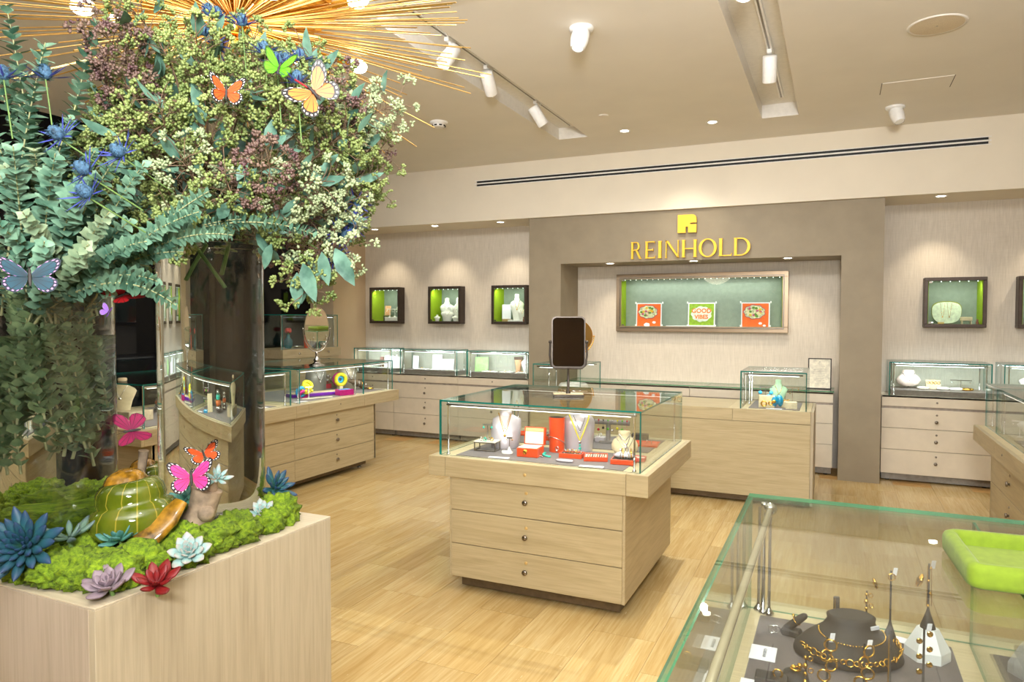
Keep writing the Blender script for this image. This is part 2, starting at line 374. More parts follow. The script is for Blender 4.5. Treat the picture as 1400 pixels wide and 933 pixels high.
def dome_camera(x,y,rz,label):
    t=ceiling_fit('dome_camera',label,'security camera',x,y)
    MB().lathe([(.0,-.022),(.066,-.02),(.072,-.008),(.072,0)],24).build('mount',WPLAS,t)
    T=MX.Rotation(rz,4,'Z')@MX.Translation((0,-.012,-.05))@MX.Rotation(math.radians(-24),4,'X')
    MB().lathe([(.0,.04),(.04,.036),(.053,.015),(.053,-.03),(.045,-.075),(.036,-.09)],22,T=T).build('housing',WPLAS,t)
    e=MB().lathe([(.036,-.091),(.03,-.086),(.0,-.084)],18,T=T,cap=False).build('lens',BLACK,t)
dome_camera(-1.381,3.986,-.15,'larger white dome camera near the middle of the ceiling'); dome_camera(.402,6.487,.7,'smaller white dome camera at the right above the vent')
t=ceiling_fit('smoke_detector','white smoke detector on the ceiling left of the track','smoke detector',-3.166,5.385)
MB().lathe([(.045,-.045),(.055,-.03),(.058,-.018)],20).build('sensor',WPLAS,t); MB().lathe([(.062,-.02),(.075,-.012),(.078,0)],24).build('base',WPLAS,t)
mb=MB()
for k in range(8): a=k*PI/4; mb.box(-.012,.012,-.0585,-.054,-.04,-.03,T=MX.Rotation(a,4,'Z'))
mb.build('vent_openings',BLACK,t)
tag(MB().lathe([(.0,-.006),(.03,-.006),(.042,-.002),(.042,0)],22).build('sprinkler_cover',CEIL,loc=(-1.802,5.773,3.19)),'flat round sprinkler cover plate on the ceiling','sprinkler')
t=ceiling_fit('ceiling_speaker','round flush ceiling speaker grille at upper right','speaker',.501,4.786)
MB().lathe([(.135,-.003),(.15,-.007),(.155,0)],36).build('bezel',CEIL,t); MB().lathe([(.0,-.007),(.10,-.0065),(.138,-.004)],36).build('grille',mat('grille_cloth','d6c8ae',.8,0,.05,200),t); MB().lathe([(.0,-.0085),(.006,-.008)],8).build('badge',NICK,t)
t=thing('access_panel','flush ceiling access panel beside the smaller dome camera','panel',(.5,5.95,3.19))
MB().box(-.222,.222,-.14,.14,-.003,.004).build('door',CEIL,t)
MB().box(-.229,-.225,-.145,.145,-.0015,0).box(.225,.229,-.145,.145,-.0015,0).build('joint',GAP,t)
# track lights
def track(x,y0,y1,label):
    t=thing('lighting_track',label,'track',(x,(y0+y1)/2,3.30),0,world=True)
    MB().box(x-.018,x+.018,y0,y1,3.272,3.30,.002).build('rail',WPLAS,t); MB().box(x-.006,x+.006,y0+.01,y1-.01,3.270,3.2735).build('groove',NICK,t)
track(-.43,1.7,6.15,'white lighting track in the right ceiling slot'); track(-2.27,1.7,6.25,'white lighting track in the left ceiling slot')
def head(x,y,target,label):
    t=thing('track_spotlight',label,'spotlight',(x,y,3.272))
    MB().box(-.016,.016,-.05,.05,-.028,0,.004).build('adapter',WPLAS,t); MB().cyl((0,0,-.028),(0,0,-.085),.009,n=10).ball((0,0,-.085),.014).build('arm',WPLAS,t)
    d=(V(target)-V((x,y,3.15))).normalized(); q=(-d).to_track_quat('Z','Y').to_matrix().to_4x4(); T=MX.Translation((0,0,-.1))@q
    MB().lathe([(.0,.07),(.043,.068),(.046,.06),(.046,-.10),(.043,-.104),(.039,-.10),(.039,-.085)],24,T=T,cap=False).build('barrel',WPLAS,t)
    MB().lathe([(.039,-.085),(.0,-.083)],20,T=T,cap=False,smooth=False).build('lens',mat('spot_lens','f4efe2',.2,0,.1,90),t)
head(-.43,5.05,(-.6,6.6,.7),'white track spotlight farther along the right slot'); head(-.43,3.72,(-.75,2.6,.4),'white track spotlight cut by the top edge in the right slot')
head(-2.27,5.45,(-1.2,6.6,1.0),'white track spotlight nearest the end of the left slot, tilted sideways'); head(-2.27,4.55,(-2.6,6.8,1.3),'white track spotlight in the middle of the left slot'); head(-2.27,4.0,(-2.7,2.0,.8),'white track spotlight behind the brass rods in the left slot')
# ---------------------------------------------------------------- furniture
def pane(name,parent,x0,x1,y0,y1,z0,z1,edge=None):
    d=[x1-x0,y1-y0,z1-z0]; ax=d.index(min(d)); mb=MB().box(x0,x1,y0,y1,z0,z1)
    fax=[2,2,1,1,0,0]; mb.m=[0 if a==ax else 1 for a in fax]
    return mb.build(name,[GCL,edge or GED],parent)
def vitrine(t,x0,x1,y0,y1,z0,z1,posts=True,bars=('front',),edge=None,th=.009,backpane=True,led=LEDW,ends=(1,1),glow=0):
    if glow:
        l=bpy.data.lights.new('case_light','AREA'); l.shape='RECTANGLE'; vert=bars[0] in('left','right'); l.size=.03 if vert else x1-x0-.15; l.size_y=(y1-y0-.15) if vert else .03; l.energy=glow; l.color=(1,.97,.92)
        xx={'left':x0+.06,'right':x1-.06}.get(bars[0],(x0+x1)/2); yy=y0+.06 if bars[0]=='front' else (y0+y1)/2
        o=bpy.data.objects.new('case_light',l); COL.objects.link(o); o.location=(xx,yy,z1-.05); o.rotation_euler=((.5,0,0) if not vert else (0,.5*(1 if bars[0]=='left' else -1)*-1,0))
    pane('glass_top',t,x0,x1,y0,y1,z1-th,z1,edge)
    pane('glass_pane',t,x0,x1,y0,y0+th,z0,z1-th,edge)
    if backpane: pane('glass_pane',t,x0,x1,y1-th,y1,z0,z1-th,edge)
    if ends[0]: pane('glass_pane',t,x0,x0+th,y0+th,y1-th,z0,z1-th,edge)
    if ends[1]: pane('glass_pane',t,x1-th,x1,y0+th,y1-th,z0,z1-th,edge)
    if posts:
        for x in (x0+.04,x1-.04):
            for y in (y0+.03,y1-.03):
                MB().lathe([(.011,z0),(.011,z0+.006),(.005,z0+.012),(.005,z1-.03),(.008,z1-.028),(.008,z1-.012),(.0,z1-.012)],10,(x,y,0)).build('post',CHR,t)
    for s in bars:
        y=y0+.03 if s=='front' else y1-.03
        if s in('front','back'):
            b=MB().box(x0+.03,x1-.03,y-.008,y+.008,z1-.033,z1-.019,.003).build('light_bar',CHR,t)
            MB().box(x0+.06,x1-.06,y-.006,y+.006,z1-.036,z1-.0325).build('led_strip',led,b)
        else:
            x=x0+.035 if s=='left' else x1-.035
            b=MB().box(x-.008,x+.008,y0+.03,y1-.03,z1-.033,z1-.019,.003).build('light_bar',CHR,t)
            MB().box(x-.006,x+.006,y0+.06,y1-.06,z1-.036,z1-.0325).build('led_strip',led,b)
def lock(parent,c,axis='y',mt=None,r=.0085):
    """keyhole disc facing -Y (axis 'y') or +X / -X"""
    T=MX.Translation(c)@{'y':MX.Rotation(PI/2,4,'X'),'+x':MX.Rotation(PI/2,4,'Y'),'-x':MX.Rotation(-PI/2,4,'Y')}[axis]
    MB().lathe([(.0025,.0042),(r*.8,.004),(r,.0025),(r,0)],14,T=T).build('lock',mt or BRASSL,parent)
def knob(parent,c,axis='y',mt=None,r=.013):
    T=MX.Translation(c)@{'y':MX.Rotation(PI/2,4,'X'),'+x':MX.Rotation(PI/2,4,'Y'),'-x':MX.Rotation(-PI/2,4,'Y')}[axis]
    MB().lathe([(.0,.022),(r*.85,.0215),(r,.018),(r,.012),(r*.45,.009),(r*.45,0)],14,T=T).build('knob',mt or NICK,parent)
ZS,ZG=.735,1.037
def slab(t,x0,x1,y0,y1,z0=.628,z1=ZS,cuts=(),cuts_y=(),mat_rects=(),front_lock=None):
    """deck frame: four fascia boards with seams, deck boards around the mats"""
    e=.025
    # front and back fascia pieces
    xs=[x0]+list(cuts)+[x1]
    for i in range(len(xs)-1):
        f=MB().box(xs[i]+(.001 if i else 0),xs[i+1]-(.001 if i<len(xs)-2 else 0),y0,y0+e,z0,z1,.0015).build('fascia',W_X,t)
        if front_lock and xs[i]<front_lock<xs[i+1]: lock(f,(front_lock,y0,z0+.052))
    MB().box(x0,x1,y1-e,y1,z0,z1,.0015).build('fascia',W_X,t)
    ys=[y0+e]+list(cuts_y)+[y1-e]
    for x in (x0,x1-e):
        for i in range(len(ys)-1): MB().box(x,x+e,ys[i]+(.001 if i else 0),ys[i+1]-(.001 if i<len(ys)-2 else 0),z0,z1,.0015).build('fascia',W_Y,t)
    holed_mb=MB(); holed(holed_mb,'z',x0+e,x1-e,y0+e,y1-e,z1-.0005,[(a,b,c,d) for a,b,c,d in mat_rects])
    for i,f in enumerate(holed_mb.f): holed_mb.f[i]=f[::-1]
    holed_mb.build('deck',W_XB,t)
    MB().box(x0+e,x1-e,y0+e,y1-e,z0,z1-.03).build('deck_base',W_X,t)
    for a,b,c,d in mat_rects: MB().box(a,b,c,d,z1-.03,z1+.003,.002).build('display_mat',MAT_,t)
# ---- centre island
t=thing('display_island','oak jewelry island in the middle of the floor with three drawers','display case',(-1.42,3.9,0),world=True)
MB().box(-1.91,-.927,3.385,4.41,.077,.628).build('carcass',GAP,t)
for x0,x1 in ((-1.912,-1.9),(-.939,-.925)): MB().box(x0,x1,3.367,4.42,.077,.628,.001).build('side_panel',W_Y,t)
for k in range(3):
    z0=.079+k*.184; d=MB().box(-1.899,-.94,3.366,3.386,z0,z0+.180,.0015).build('drawer',W_X,t)
    lock(d,(-1.455,3.366,z0+.132)); knob(d,(-1.458,3.366,z0+.084),r=.0145)
MB().box(-1.899,-.94,4.40,4.42,.079,.628).build('back_panel',W_X,t)
MB().box(-1.87,-.967,3.43,4.35,.012,.077).build('toe_kick',KICK,t)
for x in (-1.82,-1.02):
    for y in (3.48,4.3): MB().cyl((x,y,0),(x,y,.013),.02,n=10).build('foot',BLACK,t)
slab(t,-2.034,-.808,3.345,4.451,cuts=(-1.93,-.918),cuts_y=(4.33,),mat_rects=((-1.90,-.95,3.41,3.83),(-1.90,-.95,3.92,4.36)),front_lock=-1.455)
vitrine(t,-1.99,-.856,3.388,4.40,ZS,ZG+.003,bars=('front','back'),glow=1.8)
# ---- left island
t=thing('display_island','long oak jewelry island on the left below the oval mirror','display case',(-4.7,4.7,0),world=True)
MB().box(-5.3,-4.215,3.34,5.86,.077,.628).build('carcass',GAP,t)
yb=[3.32,4.71,5.875]
for i in range(2):
    for k in range(3):
        z0=.079+k*.184; d=MB().box(-4.215,-4.195,yb[i]+.002,yb[i+1]-.002,z0,z0+.180,.0015).build('drawer',W_Y,t)
        yc=(yb[i]+yb[i+1])/2-.02; lock(d,(-4.195,yc,z0+.14),'+x',NICK,.007); knob(d,(-4.195,yc,z0+.095),'+x',NICK,.016)
MB().box(-5.3,-4.195,3.318,3.342,.077,.628).build('end_panel',W_X,t); MB().box(-5.3,-4.195,5.855,5.877,.077,.628).build('end_panel',W_X,t); MB().box(-5.32,-5.30,3.32,5.877,.077,.628).build('back_panel',W_Y,t)
MB().box(-5.2,-4.26,3.4,5.8,.03,.077).build('toe_kick',KICK,t)
for x in (-5.1,-4.3):
    for y in (3.5,4.6,5.75): MB().lathe([(.022,0),(.022,.008),(.008,.012),(.008,.03)],10,(x,y,0)).build('foot',NICK,t)
slab(t,-5.36,-4.17,3.22,6.263,cuts_y=(4.71,4.866,5.668),mat_rects=((-5.2,-4.29,3.36,4.60),(-5.2,-4.29,4.87,5.64),(-5.2,-4.29,5.76,6.18)))
lock(t,(-4.17,5.3,.688),'+x',NICK,.007); lock(t,(-4.17,4.0,.688),'+x',NICK,.007)
vitrine(t,-5.3,-4.234,3.29,4.715,ZS,ZG,bars=('right',),glow=3)
vitrine(t,-5.3,-4.234,4.815,6.245,ZS,ZG+.004,bars=('right',),glow=3)
pane('glass_pane',t,-4.238,-4.229,5.728,5.737,ZS,ZG); MB().lathe([(.011,ZS),(.005,ZS+.01),(.005,ZG-.02)],10,(-4.275,5.66,0)).build('post',CHR,t)
# ---- right island
t=thing('display_island','oak jewelry island cut off by the right edge of the photo','display case',(1.5,4.6,0),world=True)
MB().box(.95,2.1,3.3,5.43,.077,.628).build('carcass',GAP,t)
yb=[3.28,4.36,5.44]
for i in range(2):
    for k in range(3):
        z0=.079+k*.184; d=MB().box(.93,.95,yb[i]+.002,yb[i+1]-.002,z0,z0+.180,.0015).build('drawer',W_Y,t)
        yc=(yb[i]+yb[i+1])/2; lock(d,(.93,yc,z0+.14),'-x',NICK,.007); knob(d,(.93,yc,z0+.09),'-x',NICK,.016)
MB().box(.93,2.1,5.43,5.45,.077,.628).build('end_panel',W_X,t); MB().box(.93,2.1,3.26,3.28,.077,.628).build('end_panel',W_X,t); MB().box(1.0,2.05,3.35,5.38,.015,.077).build('toe_kick',KICK,t)
for y in (3.5,5.3): MB().cyl((1.1,y,0),(1.1,y,.016),.02,n=10).build('foot',NICK,t)
slab(t,.908,2.15,3.2,5.978,cuts_y=(4.2,5.2),mat_rects=((1.02,2.05,3.3,5.3),)); lock(t,(.908,5.0,.688),'-x',NICK,.007)
vitrine(t,.975,2.1,3.3,5.58,ZS,ZG,bars=('left',)); vitrine(t,.975,2.1,5.585,5.96,ZS,ZG,bars=('back',),ends=(1,0))
# ---- front right case (glass top in the foreground)
t=thing('display_island','foreground glass topped showcase at the lower right','display case',(.5,1.35,0),world=True)
MB().box(-.17,1.25,.1,1.90,.077,.628).build('carcass',W_Y,t); MB().box(-.1,1.2,.2,1.82,0,.077).build('toe_kick',KICK,t)
slab(t,-.262,1.4,.0,2.01,cuts=(.28,),mat_rects=((-.165,.256,.35,1.895),(.33,1.2,.35,1.895)))
vitrine(t,-.2,1.32,.06,1.945,ZS,ZG,bars=(),edge=GEDL)
pane('glass_pane',t,.296,.302,.075,1.93,ZS,ZG-.012,GEDL)
rb=MB().tube([(-.145,.1,ZG-.026),(-.145,1.90,ZG-.026)],.0075,14).build('light_bar',mat('acrylic_rail','b8ac90',.15,.3,.02),t); MB().box(-.150,-.140,.12,1.88,ZG-.0375,ZG-.034).build('led_strip',mat('led_off','e2dccb',.3),rb)
MB().ball((-.145,1.905,ZG-.026),.017,12).build('end_fitting',CHR,t)
for x in (-.145,-.172): MB().lathe([(.013,ZS),(.013,ZS+.006),(.006,ZS+.014),(.004,ZS+.02),(.004,ZG-.03)],10,(x,1.912 if x>-.15 else 1.93,0)).build('post',CHR,t)
# ---- centre back counter
t=thing('service_counter','long oak service counter in front of the niche','counter',(-1.34,6.25,0),world=True)
MB().box(-2.53,-.16,5.95,6.60,.066,.665).build('body',W_X,t); MB().box(-2.50,-.2,5.99,6.55,.012,.066).build('toe_kick',KICK,t)
MB().box(-.165,-.145,5.935,6.62,.03,.765).build('end_panel',W_Z,t)
for x0,x1 in ((-2.53,-1.64),(-1.638,-.752),(-.75,-.167)): MB().box(x0,x1,5.935,5.957,.668,.765,.001).build('fascia',W_X,t)
MB().box(-2.53,-.167,5.937,5.955,.066,.664,.001).build('front_panel',W_X,t)
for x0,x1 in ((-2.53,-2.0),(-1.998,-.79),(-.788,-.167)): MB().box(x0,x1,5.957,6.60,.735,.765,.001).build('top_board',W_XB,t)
for x0,x1 in ((-.635,-.25),(-2.44,-2.12)): MB().box(x0,x1,6.0,6.55,.76,.769,.001).build('display_mat',MAT_,t)
for x in (-2.4,-.3): MB().cyl((x,6.1,0),(x,6.1,.013),.02,n=8).build('foot',BLACK,t)
vitrine(t,-.695,-.197,5.95,6.57,.765,1.069,bars=('front','back'),posts=False,led=LED,glow=1.2)
vitrine(t,-2.52,-2.06,5.97,6.57,.765,1.073,bars=('front','back'),posts=False,led=LED)
for x in (-.66,-2.49):
    for y in (6.3,6.5): MB().lathe([(.011,.765),(.005,.775),(.005,1.05)],8,(x,y,0)).build('post',CHR,t)
# ---- niche credenza
def cream(t,xs,y0,y1,locks=True):
    """cream lacquer drawer units between the given seams"""
    a,b=xs[0],xs[-1]
    MB().box(a+.005,b-.005,y0+.02,y1,.075,.775).build('carcass',GAP,t)
    for i in range(len(xs)-1):
        x0,x1=xs[i]+.0015,xs[i+1]-.0015; xc=(x0+x1)/2
        f=MB().box(x0,x1,y0,y0+.02,.695,.79,.001).build('top_drawer',LACQ,t)
        if locks: lock(f,(xc,y0,.664+.075),mt=NICK,r=.009)
        for z0,z1 in ((.077,.296),(.30,.493),(.497,.672)):
            d=MB().box(x0,x1,y0,y0+.02,z0,z1,.001).build('drawer',LACQ,t)
            if locks: lock(d,(xc,y0,z1-.045),mt=NICK,r=.009); knob(d,(xc-.004,y0,z1-.045-.062),r=.015)
        MB().box(x0,x1,y0+.012,y0+.02,.672,.695).build('finger_reveal',LACQG,t)
        MB().box(xs[i]+.0005,xs[i+1]-.0005,y0,y1,.775,.79,.001).build('top_board',LACQ,t)
    MB().box(a+.01,b-.01,y0+.05,y1-.02,.012,.075).build('toe_kick',GREYK,t)
    for x in (a+.06,b-.06): MB().cyl((x,y0+.08,0),(x,y0+.08,.013),.02,n=8).build('foot',BLACK,t)
t=thing('credenza','cream lacquer credenza with a glass top inside the niche','cabinet',(-1.34,7.5,0),world=True)
cream(t,[-2.69,-2.02,-1.35,-.68,-.012],7.316,7.715,False)
for x0,x1 in ((-2.69,-1.19),(-1.188,-.005)): pane('glass_top',t,x0,x1,7.31,7.715,.795,.805,GEDL)
# ---- left cream cabinets and right cream cabinets with glass cases on them
def topcase(t,x0,x1,y0,y1,wide=None):
    MB().box(x0+.02,x1-.02,y0+.03,y1-.01,.79,.842,.002).build('display_plinth',mat('grey_plinth','7d746c',.7),t)
    vitrine(t,x0,x1,y0,y1,.79,1.098,bars=('front',),led=LED)
    l=bpy.data.lights.new('case_light','AREA'); l.shape='RECTANGLE'; l.size=x1-x0-.15; l.size_y=.03; l.energy=1.7; l.color=COOL
    o=bpy.data.objects.new('case_light',l); COL.objects.link(o); o.location=((x0+x1)/2,y0+.05,1.05); aim(o,((x0+x1)/2,y0+.22,.8))
XSL=[-5.655,-5.02,-4.104,-3.19]
for i,l in enumerate(('narrow cream drawer cabinet in the left corner','cream drawer cabinet, middle of the left three','cream drawer cabinet against the left side of the portal')):
    t=thing('drawer_cabinet',l,'cabinet',((XSL[i]+XSL[i+1])/2,7.56,0),world=True); cream(t,XSL[i:i+2],7.422,7.715)
tag(MB().box(-3.188,-3.072,7.44,7.71,0,.79).build('filler_panel',LACQ,loc=(-3.13,7.57,0),off=(-3.13,7.57,0)),'narrow cream filler panel between cabinet and portal','panel')
for x0,x1,l in ((-5.80+.17,-5.05,'lit glass showcase on the narrow corner cabinet'),(-4.93,-4.12,'lit glass showcase on the middle left cabinet'),(-3.99,-3.19,'lit glass showcase beside the left side of the portal')):
    t=thing('countertop_showcase',l,'showcase',((x0+x1)/2,7.56,.79),world=True); topcase(t,x0,x1,7.425,7.71)
t=thing('drawer_cabinet','cream drawer cabinet directly right of the portal','cabinet',(.83,7.5,0),world=True); cream(t,[.393,1.275],7.317,7.715)
t=thing('drawer_cabinet','cream drawer cabinet mostly hidden behind the right island','cabinet',(1.75,7.5,0),world=True); cream(t,[1.277,2.2],7.317,7.715)
t=thing('countertop_showcase','lit glass showcase on the cabinet right of the portal','showcase',(.85,7.5,.79),world=True); topcase(t,.45,1.246,7.325,7.71)
t=thing('countertop_showcase','lit glass showcase at the right edge behind the right island','showcase',(1.75,7.5,.79),world=True); topcase(t,1.33,2.13,7.325,7.71)
# ---- wall display boxes
def wallbox(x0,x1,z0,z1,y0,depth,label,lime='left',fr=DKFR,fw=.032,trim=None,glow=.9):
    t=thing('wall_display_box',label,'display box',((x0+x1)/2,YW,z0),world=True)
    mb=MB()
    for a,b,c,d in ((x0,x1,z0,z0+fw),(x0,x1,z1-fw,z1)): mb.box(a,b,y0,YW-.001,c,d,.003)
    for a,b in ((x0,x0+fw),(x1-fw,x1)): mb.box(a,b,y0,YW-.001,z0+fw,z1-fw,.003)
    mb.build('frame',fr,t)
    xa,xb,za,zb=x0+fw-.001,x1-fw+.001,z0+fw-.001,z1-fw+.001; yb=YW+depth; ya=y0+.012
    def q(n,vs,mt,th): MB().box(*vs).build(n,mt,t)
    q('side_lining',(xa+.001,xa+.005,ya,yb,za,zb),LIME,0); q('side_lining',(xb-.005,xb-.001,ya,yb,za,zb),LIME if lime=='both' else (LIME if lime=='right' else LIME),0)
    q('back_lining',(xa,xb,yb,yb+.006,za,zb),GREYL,0); q('shelf',(xa,xb,ya,yb,za-.006,za),WHITE,0); q('ceiling_lining',(xa,xb,ya,yb,zb,zb+.006),GREYL,0)
    pane('glass_door',t,xa,xb,y0+.006,y0+.011,za,zb)
    mb=MB()
    for x in (xa+.02,): 
        for z in (za+.012,zb-.012): mb.box(x-.012,x+.012,y0+.001,y0+.006,z-.008,z+.008)
    mb.build('hinge',NICK,t)
    n=max(5,int((xb-xa)/.062)); mb=MB()
    for k in range(n): mb.ball((xa+(xb-xa)*(k+.5)/n,y0+.045,zb-.006),.0048,8)
    mb.build('led_dots',LEDD,t)
    l=bpy.data.lights.new('box_light','AREA'); l.shape='RECTANGLE'; l.size=(xb-xa)*.9; l.size_y=.02; l.energy=glow; l.color=(.95,1,.9)
    o=bpy.data.objects.new('box_light',l); COL.objects.link(o); o.location=((xa+xb)/2,y0+.05,zb-.02); aim(o,((xa+xb)/2,yb-.02,za))
    return t
for (a,b),l in zip(CASES,('leftmost dark framed wall display box with lime lining','second dark framed wall display box from the left','dark framed wall display box just left of the portal','dark framed wall display box right of the portal','dark framed wall display box cut by the right edge')):
    wallbox(a,b,*CZ,7.595,.16,l,'both')
wallbox(-2.228,-.44,1.343,1.973,7.655,.12,'wide bronze framed showcase in the niche under the sign','both',BRONZE,.058,glow=3)
t=[o for o in COL.objects if o.name.startswith('wall_display_box')][-1]
fi=MB()
for a,b,c,d in ((-2.19,-.478,1.381,1.392),(-2.19,-.478,1.924,1.935)): fi.box(a,b,7.648,7.66,c,d,.003)
for a,b in ((-2.19,-2.179),(-.489,-.478)): fi.box(a,b,7.648,7.66,1.392,1.924,.003)
fi.build('inner_bead',NICK,t)
# ---- tall counter by the dark window
t=thing('display_counter','raised oak display counter with dark glass case by the black window','display case',(-5.75,6.4,0),world=True)
MB().box(-6.0,-5.52,6.02,6.98,.06,1.03).build('body',W_Y,t); MB().box(-6.0,-5.5,6.0,7.0,1.03,1.13,.002).build('deck',W_Y,t); MB().box(-5.98,-5.58,6.1,6.9,0,.06).build('toe_kick',KICK,t)
for y in (6.25,6.75): knob(t,(-5.5,y,1.08),'+x',CHR,.013)
vitrine(t,-5.99,-5.53,6.02,6.98,1.13,1.52,bars=('back',),led=LED)
# ---------------------------------------------------------------- gold sign
def sign():
    t=thing('wall_sign','gold raised lettering REINHOLD above the niche','sign',(-1.34,YP,2.18),world=True)
    H=.172
    def P(a): return a
    def arc(cx,cz,rx,rz,a0,a1,n=14): return [(cx+rx*math.cos(math.radians(a0+(a1-a0)*i/n)),cz+rz*math.sin(math.radians(a0+(a1-a0)*i/n))) for i in range(n+1)]
    def stem(x,w_=.15,z0=0,z1=1):   # flared stem
        s_=.035; return [(x-s_,z0),(x+w_+s_,z0),(x+w_,z0+.06),(x+w_,z1-.06),(x+w_+s_,z1),(x-s_,z1),(x,z1-.06),(x,z0+.06)]
    def ringp(cx,cz,ro,rzo,ri,rzi,a0,a1): return arc(cx,cz,ro,rzo,a0,a1,20)+arc(cx,cz,ri,rzi,a1,a0,20)
    S={}
    S['R']=[stem(.04),[(.19,.94),(.19,1),(.42,1)]+arc(.42,.745,.26,.255,90,-90)+[(.19,.49),(.19,.55),(.42,.55)]+arc(.42,.745,.13,.195,-90,90),[(.36,.5),(.50,.5),(.80,.03),(.86,0),(.66,0)]]
    S['E']=[stem(.04),[(.19,.94),(.62,.94),(.66,.86),(.66,1),(.19,1)],[(.19,.47),(.54,.47),(.57,.41),(.57,.60),(.54,.53),(.19,.53)],[(.19,0),(.68,0),(.70,.16),(.64,.06),(.19,.06)]]
    S['I']=[stem(.04)]
    S['N']=[stem(.06,.05),[(.02,1),(.20,1),(.80,.12),(.80,0),(.76,0),(.11,.93)],stem(.77,.05,0,1)]
    S['H']=[stem(.04),stem(.70),[(.19,.47),(.70,.47),(.70,.53),(.19,.53)]]
    S['O']=[ringp(.52,.5,.52,.53,.36,.47,0,180),ringp(.52,.5,.52,.53,.36,.47,180,360)]
    S['L']=[stem(.04),[(.19,0),(.66,0),(.69,.18),(.62,.06),(.19,.06)]]
    S['D']=[stem(.04),[(.19,.94),(.19,1),(.42,1)]+arc(.42,.5,.52,.5,90,-90,22)+[(.19,0),(.19,.06),(.42,.06)]+arc(.42,.5,.36,.44,-90,90,22)]
    xs={'R':112,'E':262,'I':393,'N':466,'H':636,'O':808,'L':1000,'D':1143}; ws={'R':118,'E':110,'I':46,'N':148,'H':156,'O':176,'L':130,'D':158}
    ext={'R':.86,'E':.72,'I':.23,'N':.86,'H':.89,'O':1.04,'L':.70,'D':.94}
    for ch in 'REINHOLD':
        mb=MB(); x0=-1.924+(xs[ch]-112)/1188*1.166; w_=ws[ch]/1188*1.166
        for poly in S[ch]: mb.prism([(x0+px/ext[ch]*w_,2.095+pz*H) for px,pz in poly],YP-.038,YP-.014)
        for px in ((.1,.9) if ch!='I' else (.5,)): mb.cyl((x0+px*w_*.12+.01,YP-.02,2.095+H*.5),(x0+px*w_*.12+.01,YP-.001,2.095+H*.5),.003,n=6)
        mb.build('letter',SGOLD,t)
    e=[(0,0),(.43,0),(.43,.33),(.56,.33),(.56,.0),(1,0),(1,.46),(.67,.46),(.67,.54),(1,.54)]+arc(.76,.76,.24,.24,0,90,10)+[(0,1)]
    g=MB().prism([(-1.447+px*.183,2.337+pz*.178) for px,pz in e],YP-.045,YP-.016).cyl((-1.42,YP-.02,2.42),(-1.42,YP-.001,2.42),.006,n=8)
    tag(g.build('emblem',SGOLD,loc=(-1.355,YP,2.42),off=(-1.355,YP,2.42)),'gold square emblem with a rounded corner above the lettering','emblem')
SGOLD=mat('sign_gold','e8b830',.38,.25,.04,20); sign()
# ---------------------------------------------------------------- jewelry helpers (origin at the middle of the base, facing -Y)
FACE=math.radians(25)
def put(name,label,cat,x,y,z=.7385,rz=0,group=None): return thing(name,label,cat,(x,y,z),rz,group)
def rows_at(rows,z):
    for a,b in zip(rows,rows[1:]):
        if a[2]<=z<=b[2]:
            f=(z-a[2])/max(1e-6,b[2]-a[2]); return [p+(q-p)*f for p,q in zip(a,b)]
    return rows[-1] if z>rows[-1][2] else rows[0]
def drape(rows,zt,zl,wt,n=18,p=1.4,eps=.003):
    ps=[]
    for i in range(n+1):
        u=-1+2*i/n; z=zl+(zt-zl)*abs(u)**p; x=wt*u*(1-.0*abs(u)); c=rows_at(rows,z)
        q=max(-.999,min(.999,(x-c[0])/max(.001,c[3]))); ps.append((x,c[1]-c[4]*math.sqrt(1-q*q)-eps,z))
    return ps
def necklace(t,rows,zt,zl,wt,mt,r=.002,pend=None,pm=None,p=1.4,beads=False):
    ps=drape(rows,zt,zl,wt,p=p,eps=r+.0005); mb=MB()
    if beads:
        for q in ps: mb.ball(q,r*1.6,6)
    mb.tube(ps,r,6)
    c=mb.build('necklace',mt,t)
    if pend: MB().ball((0,ps[len(ps)//2][1]-.003,zl-pend),pend,8,sy=.5).build('pendant',pm or mt,c)
def neckform(h,w):
    return [(0,0,0,w*.26,w*.16),(0,0,h*.05,w*.27,w*.16),(0,-.003,h*.28,w*.34,w*.18),(0,-.005,h*.48,w*.45,w*.20),(0,-.003,h*.60,w*.5,w*.20),(0,.001,h*.68,w*.42,w*.17),(0,.004,h*.755,w*.22,w*.14),(0,.004,h*.86,w*.15,w*.12),(0,.003,h*.97,w*.16,w*.125),(0,.003,h,w*.13,w*.10)]
def bust(label,x,y,z,h,w,mt,rz=FACE,neck=GOLD,nk=True,pend=None,pm=None,group=None):
    t=put('necklace_bust',label,'jewelry bust',x,y,z,rz,group); R=neckform(h,w); MB().loft(R,20).build('form',mt,t)
    if nk: necklace(t,R,h*.78,h*.42,w*.2,neck,max(.0013,h*.008),pend,pm)
    return t
def tray(label,x,y,z,sx,sy,sz,mt,rz=FACE,lining=None,content=None,name='jewelry_tray',cat='tray'):
    t=put(name,label,cat,x,y,z,rz); b=.006
    mb=MB().box(-sx/2,sx/2,-sy/2,sy/2,0,.004)
    for a in ((-sx/2,sx/2,-sy/2,-sy/2+b),(-sx/2,sx/2,sy/2-b,sy/2),(-sx/2,-sx/2+b,-sy/2+b,sy/2-b),(sx/2-b,sx/2,-sy/2+b,sy/2-b)): mb.box(*a,.0,sz,.001)
    mb.build('tray_body',mt,t); MB().box(-sx/2+b,sx/2-b,-sy/2+b,sy/2-b,.004,sz-.005).build('lining',lining or CHARC,t)
    if content: content(t,sx,sy,sz)
    return t
